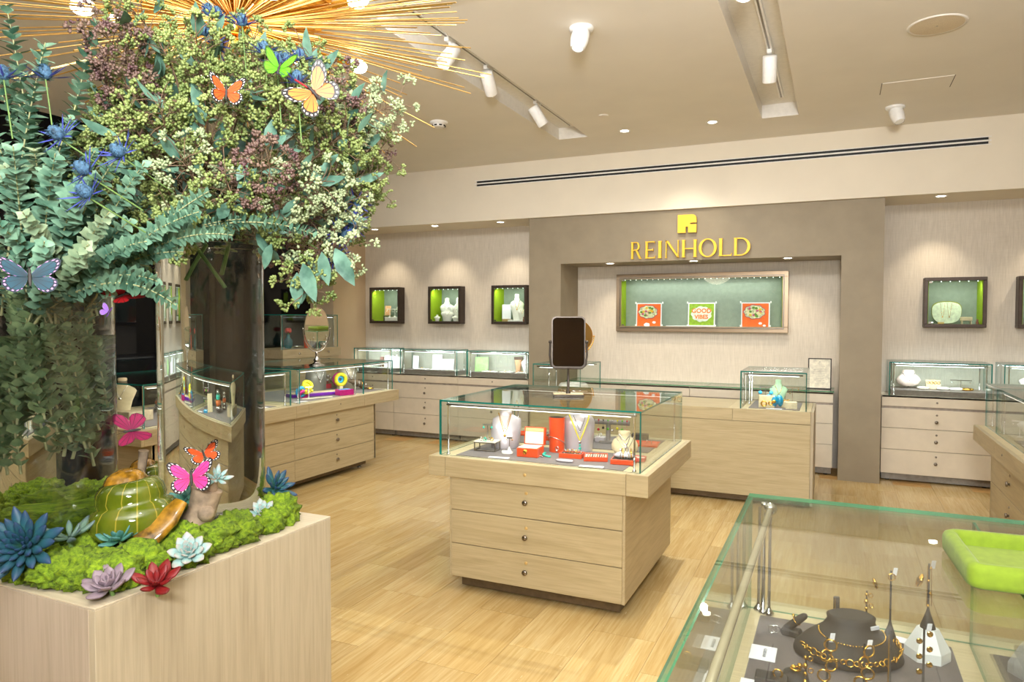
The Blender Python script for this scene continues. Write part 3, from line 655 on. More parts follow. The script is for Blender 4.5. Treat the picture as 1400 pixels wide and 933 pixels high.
def rings_in(n,mts,seed=1):
    def f(t,sx,sy,sz):
        r=random.Random(seed)
        for k in range(n):
            x=-sx*.36+sx*.72*(k+.5)/n+r.uniform(-.003,.003); y=r.uniform(-sy*.25,sy*.25); a=r.uniform(0,PI)
            T=MX.Translation((x,y,sz+.003))@MX.Rotation(a,4,'Z')
            MB().ring((0,0,0),.0085,.0018,12,5,'x',T=T).ball((0,0,.010),.004,6,T=T).build('ring',mts[k%len(mts)],t)
    return f
def bars_in(n,mts):
    def f(t,sx,sy,sz):
        for k in range(n):
            x=-sx*.4+sx*.8*(k+.5)/n; MB().tube([(x,-sy*.36,sz),(x+.002,0,sz+.001),(x,sy*.36,sz)],.0028,6).build('bracelet',mts[k%len(mts)],t)
    return f
def tstand(label,x,y,z,h,w,mt,bead=None,rz=FACE,base='disc',br=.0045,hang=.008,pairs=1):
    t=put('earring_stand',label,'earring stand',x,y,z,rz)
    mb=MB()
    if base=='disc': mb.lathe([(.016,0),(.016,.003),(.006,.006),(.0028,.012),(.0028,h)],12)
    else: mb.loft([(0,0,0,.016,.013),(0,0,.004,.015,.012),(0,0,.02,.004,.004),(0,0,h,.0026,.0026)],10)
    mb.box(-w/2,w/2,-.004,.004,h-.004,h+.005,.001); mb.build('stand',mt,t)
    if bead:
        for k in range(pairs):
            for s in (-1,1):
                xx=s*w*(.42-.3*k); MB().ball((xx,-.006,h-hang),br,8).tube([(xx,-.006,h-hang),(xx,-.005,h+.002)],.0007,5).build('earring',bead,t)
    return t
def card(label,x,y,z,sx,sy,rz=FACE,tilt=0,mt=None,group=None):
    t=MB().box(-sx/2,sx/2,-sy/2,sy/2,0,.002,.0004,T=MX.Rotation(tilt,4,'X')).build('price_card',mt or CARD,loc=(x,y,z)); t.rotation_euler=(0,0,rz); return tag(t,label,'card',group)
def easel(label,x,y,z,sx,sz_,mt,rz=FACE,lean=.25,name='display_card',cat='card',th=.006):
    t=put(name,label,cat,x,y,z,rz); T=MX.Rotation(-lean,4,'X')
    MB().box(-sx/2,sx/2,0,th,0,sz_,.001,T=T).build('panel',mt,t); MB().tube([(0,sz_*.7*math.sin(lean)+th,sz_*.7*math.cos(lean)),(0,sz_*(math.sin(lean)*.7+.16)+th,.003)],.003,6).build('strut',NICK,t)
    return t
# ---------------------------------------------------------------- centre island
Z=.7385
t=put('wire_table','small nickel wire table with white top at the left of the middle island','riser',-1.80,3.60,Z,.1)
mb=MB()
for s in (-1,1):
    mb.tube([(s*.062,-.04,0),(s*.062,-.04,.05)],.0035,6).tube([(s*.062,.04,0),(s*.062,.04,.05)],.0035,6).tube([(s*.062,-.04,.004),(s*.062,.04,.004)],.0035,6)
mb.tube([(-.062,-.04,.004),(.062,-.04,.004)],.0035,6).tube([(-.062,-.04,.048),(.062,-.04,.048)],.0035,6); mb.build('legs',NICK,t); MB().box(-.066,.066,-.045,.045,.05,.056,.001).build('top',mat('stone_top','d8d2c2',.4),t)
tstand('nickel T stand with turquoise bead earrings on the wire table',-1.81,3.625,Z+.056,.085,.055,NICK,TURQ,hang=.014,br=.0065)
for k,(dx,dy) in enumerate(((-.03,-.02),(.0,-.028),(.034,-.01))):
    r=MB().ring((0,0,.009),.009,.0022,12,5,'y').ball((0,0,.019),.005,6).build('ring',[SILV,TURQ,GOLD][k],loc=(-1.80+dx,3.60+dy,Z+.056)); tag(r,['silver ring at the left on the wire table','turquoise stone ring in the middle on the wire table','gold ring at the right on the wire table'][k],'ring')
def bigbust(label,x,y,rows,mt,rz=FACE):
    t=put('necklace_bust',label,'jewelry bust',x,y,Z,rz); MB().loft(rows,28).build('form',mt,t); return t
R=[(0,0,0,.075,.055),(0,0,.01,.082,.058),(.004,.01,.06,.086,.056),(.008,.02,.12,.088,.046),(.012,.03,.165,.082,.034),(.010,.034,.182,.05,.026),(.006,.034,.192,.036,.024),(.006,.034,.207,.036,.024),(.006,.034,.212,.028,.018)]
t=bigbust('large silver necklace bust with gold chains on the middle island',-1.745,3.72,R,PEARL)
necklace(t,R,.198,.085,.038,GOLD,.0022,.009,GOLD,1.15); necklace(t,R,.195,.118,.032,GOLD,.0012,.004,GOLD,1.2)
t=put('earring_stand','tiny T stand with white pyramid foot in front of the silver bust','earring stand',-1.655,3.56,Z,.2)
MB().loft([(0,0,0,.032,.02),(0,0,.010,.034,.022),(-.012,0,.014,.018,.014)],14).loft([(.012,0,.008,.016,.014),(.012,0,.04,.002,.002)],4).build('foot',WHITEB,t); MB().tube([(.012,0,.035),(.012,0,.085)],.002,6).box(-.004,.028,-.004,.004,.083,.092,.001).build('stand',NICK,t); MB().ball((-.004,-.006,.078),.004,6).ball((.029,-.006,.078),.004,6).build('earring',GOLD,t)
card('white price card below the tiny T stand on the middle island',-1.645,3.43,Z,.115,.032,.12)
# open red ring box
t=put('jewelry_box','open orange jewelry box with pale lining and gold clasp','box',-1.515,3.565,Z,.06)
MB().box(-.06,.06,-.06,.05,0,.05,.002).build('box_body',ORNG,t); MB().box(-.053,.053,-.053,.043,.045,.0525,.001).build('lining',PINKF,t)
L=MX.Translation((0,.052,.05))@MX.Rotation(-.12,4,'X')
ld=MB().box(-.06,.06,.004,.032,0,.098,.002,T=L).build('lid',ORNG,t); MB().box(-.053,.053,.0,.006,.005,.072,.001,T=L).build('lid_lining',PINKF,ld); MB().box(-.053,.053,.001,.006,.073,.093,.001,T=L).build('lid_band',mat('apricot_band','f0a878',.6),ld)
MB().lathe([(.0,.006),(.010,.005),(.013,0)],8,T=MX.Translation((-.012,-.06,.03))@MX.Rotation(PI/2,4,'X')).ring((-.012,-.064,.026),.009,.002,12,5,'y').build('clasp',BRASS,t)
t=put('bangle_post','tall orange oval post with a silver chain bracelet round its foot','stand',-1.425,3.73,Z,.1)
MB().loft([(0,0,0,.043,.036),(0,0,.195,.046,.038)],28).build('post',ORNG,t); MB().loft([(0,0,.194,.040,.032),(0,0,.1965,.040,.032)],24).build('top_pad',CHARC,t)
mb=MB(); mb.tube([(.048*math.cos(a),.042*math.sin(a),.075-.05*math.cos(a-1.0)**2 if False else .06+.028*math.cos(a+PI/2+.5)) for a in [2*PI*i/24 for i in range(24)]],.0022,5,closed=True); mb.build('chain_bracelet',SILV,t); MB().ring((.014,-.046,.028),.009,.0025,12,5,'y').ball((.012,-.047,.012),.006,7).build('charm',SILV,t)
t=put('bead_strand','turquoise bead strand with a silver tail lying by the red post','necklace',-1.45,3.58,Z,0)
mb=MB()
for i in range(26): a=i/25; mb.ball((-.035+.085*a+.012*math.sin(a*9),.05-.075*a+.02*math.sin(a*6),.006),.0058,6)
mb.build('beads',TURQ,t); mb=MB()
for i in range(18): a=i/17; mb.ball((-.07+.085*a,-.045+.02*math.sin(a*3),.004),.0042,6)
mb.build('silver_beads',SILV,t)
R=[(0,0,0,.078,.06),(0,0,.012,.080,.062),(0,0,.07,.086,.066),(0,0,.13,.092,.07),(0,0,.165,.091,.069),(0,0,.188,.082,.062),(0,0,.204,.06,.045),(0,0,.211,.03,.022)]
t=bigbust('large domed lilac silver bust with a yellow cord necklace',-1.33,3.83,R,PEARL)
necklace(t,R,.204,.065,.056,mat('yellow_cord','e6d84a',.5),.0042,.008,SILV,1.05); MB().ball((0,-.075,.022),.009,8,sy=.5).ball((0,-.074,.04),.006,8).build('pendant',TURQ,t)
necklace(t,R,.204,.12,.034,CHARC,.0014,.004,SILV,1.1)
tray('orange ring tray with gold and silver rings, left of two in the middle',-1.295,3.62,Z,.125,.085,.024,ORNG,.1,None,rings_in(7,[SILV,GOLD],3))
tray('orange tray with rows of fine bracelets, right of the ring tray',-1.155,3.61,Z,.125,.115,.024,ORNG,.28,PINKF,bars_in(8,[SILV,GOLD,CHARC]))
tag(MB().lathe([(.0,0),(.045,.001),(.05,.006),(.046,.012),(.0,.014)],20,sy=.42).build('cushion_stone',PEARL,loc=(-1.285,3.48,Z)),'flat silver pebble stand in front of the ring tray','stand')
card('white price card before the bracelet tray on the middle island',-1.12,3.425,Z,.125,.035,.1)
R=[(0,-.02,0,.03,.03),(0,-.018,.008,.055,.05),(0,-.012,.03,.073,.05),(0,-.004,.055,.074,.045),(0,.008,.08,.06,.034),(0,.014,.092,.036,.027),(0,.014,.108,.031,.026),(0,.014,.122,.035,.028),(0,.014,.126,.03,.022)]
t=bigbust('cream suede bust wearing three silver necklaces at the right of the middle island',-1.06,3.83,R,CREAMB)
necklace(t,R,.106,.055,.034,SILV,.0025,.010,SILV,1.2); necklace(t,R,.100,.04,.055,SILV,.002,None,None,1.4); necklace(t,R,.112,.08,.030,SILV,.0028,None,None,1.3); MB().ball((-.03,-.06,.036),.008,8).ball((0,-.066,.068),.006,7).build('pendant',SILV,t)
t=put('bracelet_box','low orange box with bracelets on a grey pillow','box',-.995,3.585,Z,.12)
MB().box(-.062,.062,-.055,.055,0,.026,.002).build('box_body',ORNG,t); MB().box(-.055,.055,-.048,.048,.02,.0275).build('lining',CHARC,t)
p=MB().loft([(0,0,.027,.03,.015),(0,0,.036,.055,.032),(0,0,.046,.056,.034),(0,0,.057,.03,.015)],16).build('pillow',PEARL,t)
for k in range(5): MB().ring((-.02+.014*k,0,.043),.032,.003,18,6,'x',T=MX.Rotation(.2,4,'Z')).build('bracelet',[SILV,GOLD,SILV,SILV,GOLD][k],t)
tray('pale pink open box lid behind the bracelet box',-.965,3.68,Z,.12,.07,.02,mat('coral_pink','e8786c',.5),.12,PINKF)
t=put('earring_bar','grey bar stand hung with coloured earrings at the back of the middle island','earring stand',-1.245,4.13,Z,.05)
MB().box(-.05,.05,-.035,.035,0,.012,.002).cyl((0,0,.01),(0,0,.125),.014,n=14).tube([(-.13,0,.125),(.13,0,.125)],.015,14).build('stand',mat('grey_suede','8b8480',.7),t)
cols=[REDB,SILV,REDB,CHARC,GREENB,SILV,YELL,GREENB,REDB]
for k in range(9): x=-.115+.029*k; MB().ball((x,-.012,.138),.0055,6).tube([(x,-.016,.132),(x,-.017,.10)],.0008,4).ball((x,-.017,.092-.006*(k%3)),.0085,7).build('earring',cols[k],t)
t=put('ring_cushion','small grey block with one ring beside the bar stand','ring stand',-1.30,4.15,Z,.05); MB().box(-.03,.03,-.03,.03,0,.03,.004).build('block',PEARL,t); MB().ring((0,-.005,.04),.010,.0025,14,6,'y').build('ring',SILV,t)
tray('flat orange tray with a silver piece at the right back of the middle island',-1.02,4.16,Z,.15,.16,.010,ORNG,.1,ORNG,rings_in(3,[SILV],5))
tray('dark grey lidded box at the back right of the middle island',-1.10,4.33,Z,.10,.05,.035,CHARC,.1)
tray('flat orange tray at the back left corner of the middle island',-1.80,4.2,Z,.16,.12,.010,ORNG,.1,ORNG)
tray('row of coloured stone rings in a tray behind the red box',-1.62,4.08,Z,.15,.08,.026,ORNG,.05,CHARC,rings_in(8,[SILV,GOLD,YELL,SILV],9))
tag(MB().box(-.10,.10,-.05,.05,0,.02,.003).build('silver_riser',SILV,loc=(-1.43,4.2,Z)),'low silver riser behind the lilac bust','riser')
# mirrors
def rectmirror():
    t=put('table_mirror','rectangular dark framed mirror on a stem standing on the middle island','mirror',-1.406,3.86,ZG+.003,.42)
    MB().box(-.088,.088,-.05,.05,0,.014,.003).build('base',PEWT,t); MB().box(-.086,.086,-.048,.048,.014,.017,.001).build('base_top',CREAMB,t); MB().lathe([(.014,.017),(.014,.026),(.008,.032),(.0065,.155),(.009,.165)],14).build('stem',PEWT,t)
    def rr(w_,h,r,n=6):
        o=[]
        for cx,cz,a in ((w_-r,h-r,0),(-w_+r,h-r,90),(-w_+r,-h+r,180),(w_-r,-h+r,270)):
            for i in range(n+1): b=math.radians(a+90*i/n); o.append((cx+r*math.cos(b),cz+r*math.sin(b)))
        return o
    T=MX.Translation((0,0,.315))@MX.Rotation(-.02,4,'X')
    MB().tube([(-.105,0,.315),(-.108,0,.24),(-.10,0,.18),(-.08,0,.163),(.08,0,.163),(.10,0,.18),(.108,0,.24),(.105,0,.315)],.0055,8).ball((-.105,0,.315),.011,10).ball((.105,0,.315),.011,10).build('yoke',PEWT,t)
    f=MB().prism(rr(.098,.148,.028),-.004,.012,T=T).build('frame',PEWT,t); MB().prism(rr(.091,.141,.024),-.0052,-.0041,T=T).build('mirror_glass',MIR,f)
rectmirror()
def roundmirror(label,x,y,z,rz,rx,rzz,zc,lean,frame,mg=None):
    t=put('table_mirror',label,'mirror',x,y,z,rz)
    T=MX.Translation((0,0,zc))@MX.Rotation(lean,4,'X')
    E=lambda k,d,n=36:[(k*rx*math.cos(2*PI*i/n),k*rzz*math.sin(2*PI*i/n)) for i in range(n)]
    f=MB().prism(E(1,0),-.005,.007,T=T).build('frame',frame,t); MB().prism(E(.94,0),-.0062,-.0051,T=T).build('mirror_glass',mg or MIR,f)
    MB().tube([(-(rx+.012)*math.cos(a),0,zc-(rzz+.012)*math.sin(a)) for a in [PI*i/20 for i in range(21)]],.0055,8).ball((-rx-.012,0,zc),.010,8).ball((rx+.012,0,zc),.010,8).build('yoke',frame,t)
    zb=zc-rzz-.012
    MB().lathe([(.075,0),(.076,.006),(.06,.012),(.035,.02),(.026,.035),(.034,.05),(.018,.066),(.012,.10),(.016,.115),(.008,zb if zb>.12 else .13)],24).build('stem',frame,t)
roundmirror('oval chrome mirror on a turned foot standing on the left island',-4.42,5.27,ZG+.004,.80,.112,.205,.345,.02,CHR)
roundmirror('round brass mirror half hidden behind the rectangular mirror',-2.22,6.3,1.073,.55,.16,.16,.245,.0,BRASS,MIRB)
# ---------------------------------------------------------------- left island
FL=math.radians(68)
t=put('bangle_tray','long purple acrylic tray with resin bangles','tray',-4.53,5.42,Z,FL)
MB().box(-.30,.30,-.07,.07,0,.03,.004).build('tray_body',PURP,t); MB().box(-.29,.29,-.062,.062,.03,.036,.002).build('lining',CREAMB,t)
for (x,y,l,n) in ((-4.50,5.17,'stack of yellow, blue and magenta resin bangles at the near end of the purple tray',0),(-4.62,5.86,'upright ring of yellow, blue and magenta bangles at the far end of the purple tray',1)):
    t=put('bangle_stack',l,'bangles',x,y,Z,FL)
    if n==0:
        for k,(mt,dz,dx,a) in enumerate(((MAGEN,.03,.0,.5),(CYANB,.06,-.02,.2),(YELL,.085,.03,-.4),(YELL,.12,.045,-.7))): MB().ring((0,0,0),.04,.016,20,8,'y',T=MX.Translation((dx,0,dz))@MX.Rotation(a,4,'X')).build('bangle',mt,t)
    else:
        for k,mt in enumerate((MAGEN,YELL)): MB().ring((0,.018-.036*k,.115),.055,.019,22,8,'y').build('bangle',mt,t)
        MB().ring((0,0,.115),.028,.014,18,8,'y').build('bangle',CYANB,t); MB().box(-.02,.02,-.03,.03,0,.06,.003).build('block',CREAMB,t)
tray('magenta acrylic box with blue pattern right of the purple tray',-4.33,5.56,Z,.15,.10,.055,MAGEN,FL,CYANB,bars_in(4,[CYANB]),'acrylic_box','box')
SMOK=glass_clear('smoked_dome_glass',(.78,.76,.66))
for x,y,l,mt in ((-4.88,5.80,'grey domed bust standing behind the oval mirror foot','a'),(-4.70,6.07,'smoky gold domed bust right of the oval mirror foot','b')):
    t=put('domed_bust',l,'jewelry bust',x,y,Z,FL); MB().loft([(0,0,0,.105,.085),(0,0,.10,.112,.09),(0,0,.19,.105,.085),(0,0,.235,.078,.065),(0,0,.255,.03,.025)],26).build('form',mat('smoky_form_'+mt,'a8a08a' if mt=='b' else '8f9088',.3,.3,.05,8,.4),t)
    R_=[(0,0,0,.105,.085),(0,0,.10,.112,.09),(0,0,.19,.105,.085),(0,0,.235,.078,.065),(0,0,.255,.03,.025)]; necklace(t,R_,.23,.10,.06,SILV,.005,.010,SILV,1.1,True)
t=put('ring_block','small tan arched block between the two domed busts','stand',-4.92,6.08,Z,FL); MB().box(-.06,.06,-.04,.04,0,.15,.01).build('block',mat('tan_block','a0906c',.6),t); MB().ring((0,-.045,.09),.025,.004,16,6,'y').build('bracelet',SILV,t)
t=put('figurine','small silver animal figurine on a red stand','figurine',-4.88,5.98,Z,FL)
MB().box(-.035,.035,-.03,.03,0,.05,.003).build('stand',REDB,t); MB().ball((0,0,.085),.026,10,sz=.9).ball((.005,-.012,.13),.018,10).lathe([(.006,.14),(.0,.165)],6,(-.008,-.01,0)).lathe([(.006,.14),(.0,.165)],6,(.018,-.01,0)).tube([(-.02,.01,.08),(-.05,.012,.10),(-.055,.01,.13)],.004,6).build('animal',SILV,t)
t=put('driftwood_display','dark driftwood piece draped with silver and gold jewelry','stand',-4.50,6.05,Z,FL)
MB().tube([(-.14,.02,.10),(-.08,.0,.085),(0,0,.055),(.06,.01,.03),(.12,.0,.012)],[.012,.03,.034,.024,.01],10).tube([(.0,0,.03),(.08,-.05,.02)],[.02,.012],8).build('driftwood',mat('dark_driftwood','5e4f3d',.7,0,.2,30),t)
for k in range(4): MB().ring((-.08+.04*k,0,.075-.012*k),.036,.005,16,6,'x').build('bracelet',[SILV,SILV,GOLD,SILV][k],t)
tag(MB().ring((0,0,.02),.028,.008,18,8,'z').build('bracelet',GOLD,loc=(-4.36,6.02,Z)),'gold bracelet lying at the far end of the left island','bracelet')
tstand('white T stand with yellow drop earrings before the near bangles',-4.40,5.13,Z,.11,.07,WHITEB,YELL,FL,hang=.035,br=.014)
card('white card at the near glass corner of the second left showcase',-4.32,4.93,Z,.12,.05,FL); card('white card before the purple tray on the left island',-4.34,5.30,Z,.12,.04,FL)
tag(MB().tube([(-.15,.01,.005),(-.08,-.01,.005),(0,.008,.005),(.08,-.006,.005),(.16,.01,.005)],.005,6).build('pearl_strand',mat('pearl','e8dcc0',.2),loc=(-4.36,5.2,Z)),'pearl strand lying along the front of the purple tray','necklace').rotation_euler=(0,0,FL)
t=put('earring_ladder','wire ladder stand with pink and green bead earrings','earring stand',-4.62,4.48,Z,FL)
mb=MB()
for s in (-1,1): mb.tube([(s*.09,-.03,0),(s*.085,0,.25)],.005,6)
for z in (.08,.17,.25): mb.tube([(-.088,-.015,z),(.088,-.015,z)],.004,6)
mb.build('frame',SILV,t)
for i,z in enumerate((.15,.06)):
    for k in range(5): MB().ball((-.066+.033*k,-.022,z),.014,7,sz=.8).build('earring',[mat('pink_bead','e88aa0',.3),GREENB,mat('lime_bead','9fd24a',.3)][(k+i)%3] if k<4 else CHARC,t)
easel('dark grey display board behind the bead earring ladder',-4.85,4.45,Z,.16,.26,CHARC,FL)
card('white card in front of the bead earring ladder',-4.33,4.44,Z,.14,.05,FL)
tray('small cyan and white dish at the front of the near left showcase',-4.40,4.28,Z,.10,.07,.02,CYANB,FL,WHITEB,None,'jewelry_dish','dish')
bust('cream necklace bust in the near left showcase seen between the vases',-4.72,3.50,Z+.075,.235,.20,CREAMB,.55,SILV,True,.012,SILV)
tag(MB().box(-.15,.15,-.10,.10,0,.075,.004).build('riser',mat('tan_riser','b5a688',.7),loc=(-4.70,3.52,Z)),'tan riser block under the cream bust between the vases','riser')
t=put('bracelet_stack','stack of silver and orange bracelets behind the cream bust','bracelets',-4.86,3.95,Z,0)
for k in range(5): MB().ring((0,0,.018+.03*k),.05-.004*k,.015,18,8,'z').build('bracelet',[SILV,SILV,mat('amber_bead','c8622c',.3),SILV,SILV][k],t)
t=put('cuff_display','sloped display of silver, turquoise and amber cuffs between the vases','bracelets',-4.62,3.98,Z,.5)
for k in range(4): MB().ring((0,.02*k,.04+.04*k),.065-.012*k,.022,20,8,'z').build('cuff',[SILV,mat('amber_cuff','c96a34',.25),TURQ,SILV][k],t)
t=put('shoe_ring_holder','little white figurine ring holder at the front of the near left showcase','figurine',-4.50,3.40,Z,.4)
MB().loft([(0,0,0,.05,.02),(0,0,.012,.052,.022),(.02,0,.025,.03,.02),(.03,0,.06,.014,.012),(.034,0,.075,.004,.004)],12).build('body',WHITEB,t)
easel('cream card leaning behind the second vase in the near left showcase',-4.50,4.2,Z,.14,.15,CREAMB,.6)
# ---------------------------------------------------------------- centre back counter
ZC=.770
bust('mint green bust with gold pendant in the right counter showcase',-.435,6.38,ZC,.205,.15,MINT,.2,GOLD,True,.016,GOLD)
tstand('grey T stand with cyan earrings in the right counter showcase',-.515,6.13,ZC,.16,.10,NICK,CYANB,.1,hang=.045,br=.016)
t=put('ring_display','small gold frame display left of the turquoise cuffs','display',-.50,6.04,ZC,.1); MB().box(-.06,.06,0,.012,0,.10,.002).build('frame',CREAMB,t); MB().ring((-.02,-.012,.035),.02,.006,14,6,'y').ring((.03,-.012,.04),.014,.005,14,6,'y').build('rings',GOLD,t)
t=put('resin_cuffs','three turquoise resin cuffs in the right counter showcase','bracelets',-.445,6.06,ZC,.05)
for s in (-1,0,1): MB().ball((s*.05,abs(s)*.01,.055),.05,14,sx=.55,sy=.45,sz=1.0,T=MX.Rotation(s*-.12,4,'Y')).build('cuff',TEALB,t)
MB().ball((0,-.022,.055),.016,8).build('stone',GOLD,t)
tray('cream block of rings right of the turquoise cuffs',-.36,6.13,ZC,.08,.06,.05,CREAMB,.1,CREAMB,rings_in(4,[GOLD],4))
tstand('taller brown T stand at the right of the counter showcase',-.325,6.42,ZC,.14,.11,BRONZE,GOLD,.1,hang=.02,br=.006); tstand('lower brown T stand beside the mint bust',-.385,6.45,ZC,.105,.09,BRONZE,GOLD,.1,hang=.02,br=.006)
tray('beige ring box at the front right of the counter showcase',-.315,6.07,ZC,.085,.07,.055,mat('beige_box','cfc2a4',.5),.1,CREAMB,None,'ring_box','box')
card('white card before the turquoise cuffs',-.44,5.99,ZC,.12,.03,0)
t=put('ribbed_bowl','white ribbed bowl in the left counter showcase','bowl',-2.25,6.32,ZC)
mb=MB(); n=48; prof=[(.05,0),(.11,.015),(.135,.05),(.135,.085),(.12,.105),(.10,.108)]
vs=[];fs=[]
for r,z in prof:
    for k in range(n): a=2*PI*k/n; q=r*(1+.03*(k%2)); vs.append((q*math.cos(a),q*math.sin(a),z))
for i in range(len(prof)-1):
    for k in range(n): fs.append((i*n+k,i*n+(k+1)%n,(i+1)*n+(k+1)%n,(i+1)*n+k))
mb.add(vs,fs,0,True); mb.lathe([(.10,.108),(.095,.06),(.0,.04)],24,cap=False); mb.build('bowl_body',WHITEB,t)
card('flat white card left of the ribbed bowl',-2.42,6.25,ZC,.16,.08,0)
t=put('framed_notice','dark framed notice leaning on the niche credenza','frame',-.137,7.50,.805)
T=MX.Rotation(-.08,4,'X'); mb=MB()
for a in ((-.105,.105,0,.012,0,.01),(-.105,.105,0,.012,.29,.30),(-.105,-.095,0,.012,.01,.29),(.095,.105,0,.012,.01,.29)): mb.box(*a,T=T)
mb.build('frame',CHARC,t); MB().box(-.095,.095,.004,.01,.01,.29,T=T).build('sheet',mat('notice_paper','e2dcc8',.7),t)
mb=MB(); rr_=random.Random(4)
for k in range(11): wq=rr_.uniform(.03,.065); mb.box(-wq,wq,.003,.004,.05+.017*k,.053+.017*k,T=T)
mb.ball((0,.003,.265),.005,6,T=T); o=mb.build('print_lines',mat('print_grey','a8a294',.7),t); o['kind']='stuff'
# ---------------------------------------------------------------- left cream cabinets
ZP=.843
t=put('watch_stand','small brown strap display in the left corner showcase','stand',-5.30,7.58,ZP,.3); MB().loft([(0,0,0,.03,.03),(0,0,.03,.022,.022),(0,0,.10,.03,.025),(0,0,.14,.026,.02)],12).build('form',mat('brown_leather','7c5a4a',.5),t); MB().ring((0,0,.09),.032,.006,14,6,'z').build('strap',CHARC,t)
for x,l,h in ((-5.185,'white card propped left of two in the corner showcase',.16),(-5.30+.40-.19+.02,'white bust shaped board in the corner showcase',.15)): easel(l,x,7.56,ZP,.13,h,WHITEB,.3)
bust('white bust with beads at the right of the corner showcase',-5.10+.0,7.62,ZP,.17,.10,WHITEB,.3,SILV)
easel('tall white card at the left of the middle showcase',-4.50,7.60,ZP,.12,.19,CARD,.35); easel('wide white card leaning in the middle showcase',-4.34,7.58,ZP,.15,.15,CARD,.4,.5)
easel('white card behind glass at the left end of the middle showcase',-4.80,7.58,ZP,.07,.17,CARD,.4,.3)
for k,(x,w_,l) in enumerate(((-5.42,.14,'flat white tray at the left of the corner showcase'),(-5.22,.16,'flat white tray in the middle of the corner showcase'),(-4.66,.16,'flat white tray at the left of the middle showcase'),(-4.44,.18,'flat white tray in the middle of the middle showcase'),(-4.22,.14,'flat white tray at the right of the middle showcase'),(-3.72,.17,'flat white tray at the left of the showcase beside the portal'),(-3.50,.15,'flat white tray in the middle of the showcase beside the portal'),(-3.30,.13,'flat white tray at the right of the showcase beside the portal'))):
    tray(l,x,7.50,ZP,w_,.09,.012,WHITEB,0,WHITEB,rings_in(3,[SILV,GOLD],k))
GRB=mat('green_velvet_board','9cc07c',.7); easel('green velvet board leaning in the showcase beside the portal',-3.86,7.56,ZP,.16,.18,GRB,.35,.3,'display_board','board',.012)
t=put('tan_bust','tan torso shaped stand with dark top in the showcase beside the portal','stand',-3.40,7.62,ZP,.3); MB().loft([(0,0,0,.035,.02),(0,0,.05,.03,.02),(0,0,.10,.04,.025),(0,0,.15,.045,.02)],14).build('form',mat('tan_form','c79a72',.5),t); MB().box(-.05,.05,-.02,.02,.15,.185,.004).build('top',mat('umber','54402f',.5),t)
bust('white bust at the right of the showcase beside the portal',-3.29,7.60,ZP,.20,.12,WHITEB,.3,SILV)
# right cream cabinet
t=put('necklace_bust','white tilted bust on a small stem in the showcase right of the portal','jewelry bust',.625,7.56,ZP,.1)
R=[(0,0,.02,.04,.035),(0,0,.04,.085,.05),(0,0,.08,.105,.05),(0,.005,.11,.085,.04),(0,.01,.135,.055,.035),(0,.012,.165,.05,.035),(0,.012,.17,.04,.03)]
MB().loft(R,22).build('form',mat('blush_form','ecd9cc',.5),t); MB().lathe([(.025,0),(.025,.004),(.006,.008),(.006,.03)],12).build('stem',NICK,t); necklace(t,R,.14,.085,.05,SILV,.002,.006,SILV)
t=put('ring_rack','gold ring rack in the middle of the right showcase','ring stand',.825,7.55,ZP); MB().box(-.06,.06,-.02,.02,0,.05,.003).box(-.06,.06,.015,.02,.05,.085,.001).build('rack',CREAMB,t)
for k in range(4): MB().ring((-.042+.028*k,-.02,.06),.011,.003,12,5,'y').build('ring',GOLD,t)
for k,(x,l) in enumerate(((.74,'pearl bracelet coiled left of the ring rack'),(.90,'white bracelet coiled before the ring rack'),(1.0,'white bead bracelet coiled right of the ring rack'),(1.09,'gold bracelet coiled near the right end of the showcase'))): 
    tag(MB().ring((0,0,.012),.04,.011,20,8,'z').build('bracelet',[mat('pearl_white','f0ead8',.25),WHITEB,WHITEB,GOLD][k],loc=(x,7.50+.02*(k%2),ZP)),l,'bracelet')
tstand('wide nickel T stand at the right of the right showcase',1.05,7.60,ZP,.085,.17,NICK,SILV,0,hang=.02,br=.006)
bust('white bust in the showcase at the right edge',1.55,7.55,ZP,.17,.15,WHITEB,0,SILV)
# right island
t=bust('white bust at the right edge in the right island showcase',1.17,5.4,Z,.15,.24,WHITEB,.0,SILV); tstand('white T stand with earrings beside the right island bust',1.08,5.45,Z,.10,.09,WHITEB,SILV,-.6,hang=.02,br=.008); card('white card before the right island bust',1.07,5.05,Z,.09,.13,0)
card('white card behind the right island bust',1.30,5.0,Z,.09,.13,0)
# ---------------------------------------------------------------- wall boxes
zb=CZ[0]+.032
def wb(i): return CASES[i][0],CASES[i][1]
a,b=wb(0)
easel('peach card propped in the leftmost wall box',a+.17,7.76,zb+.07,.075,.13,mat('peach_card','e0a878',.6),.35); tag(MB().box(-.05,.05,-.04,.04,0,.07,.003).build('riser',mat('olive_block','5c6136',.6),loc=(a+.17,7.77,zb)),'dark olive block under the peach card','riser')
tag(MB().box(-.10,.10,-.035,.035,0,.05,.003).build('riser',WHITEB,loc=(a+.29,7.70,zb)),'white riser block in the leftmost wall box','riser')
tstand('white T stand on the riser of the leftmost wall box',a+.245,7.70,zb+.05,.10,.08,WHITEB,SILV,.4,hang=.02,br=.006); tstand('second white T stand on the riser of the leftmost wall box',a+.31,7.72,zb+.05,.10,.06,WHITEB,SILV,.4,hang=.03,br=.006)
bust('white bust at the right of the leftmost wall box',a+.40,7.76,zb,.28,.15,WHITEB,.4,GOLD)
a,b=wb(1)
for dx,y,h,w_,l in ((.17,7.78,.29,.18,'tall white bust at the back left of the second wall box'),(.235,7.68,.16,.17,'low white bust in the middle front of the second wall box'),(.36,7.72,.27,.15,'white bust at the right of the second wall box'),(.085,7.68,.08,.08,'tiny white bust at the left front of the second wall box'),(.36,7.65,.08,.09,'tiny white bust at the right front of the second wall box')): bust(l,a+dx,y,zb,h,w_,WHITEB,.4,SILV)
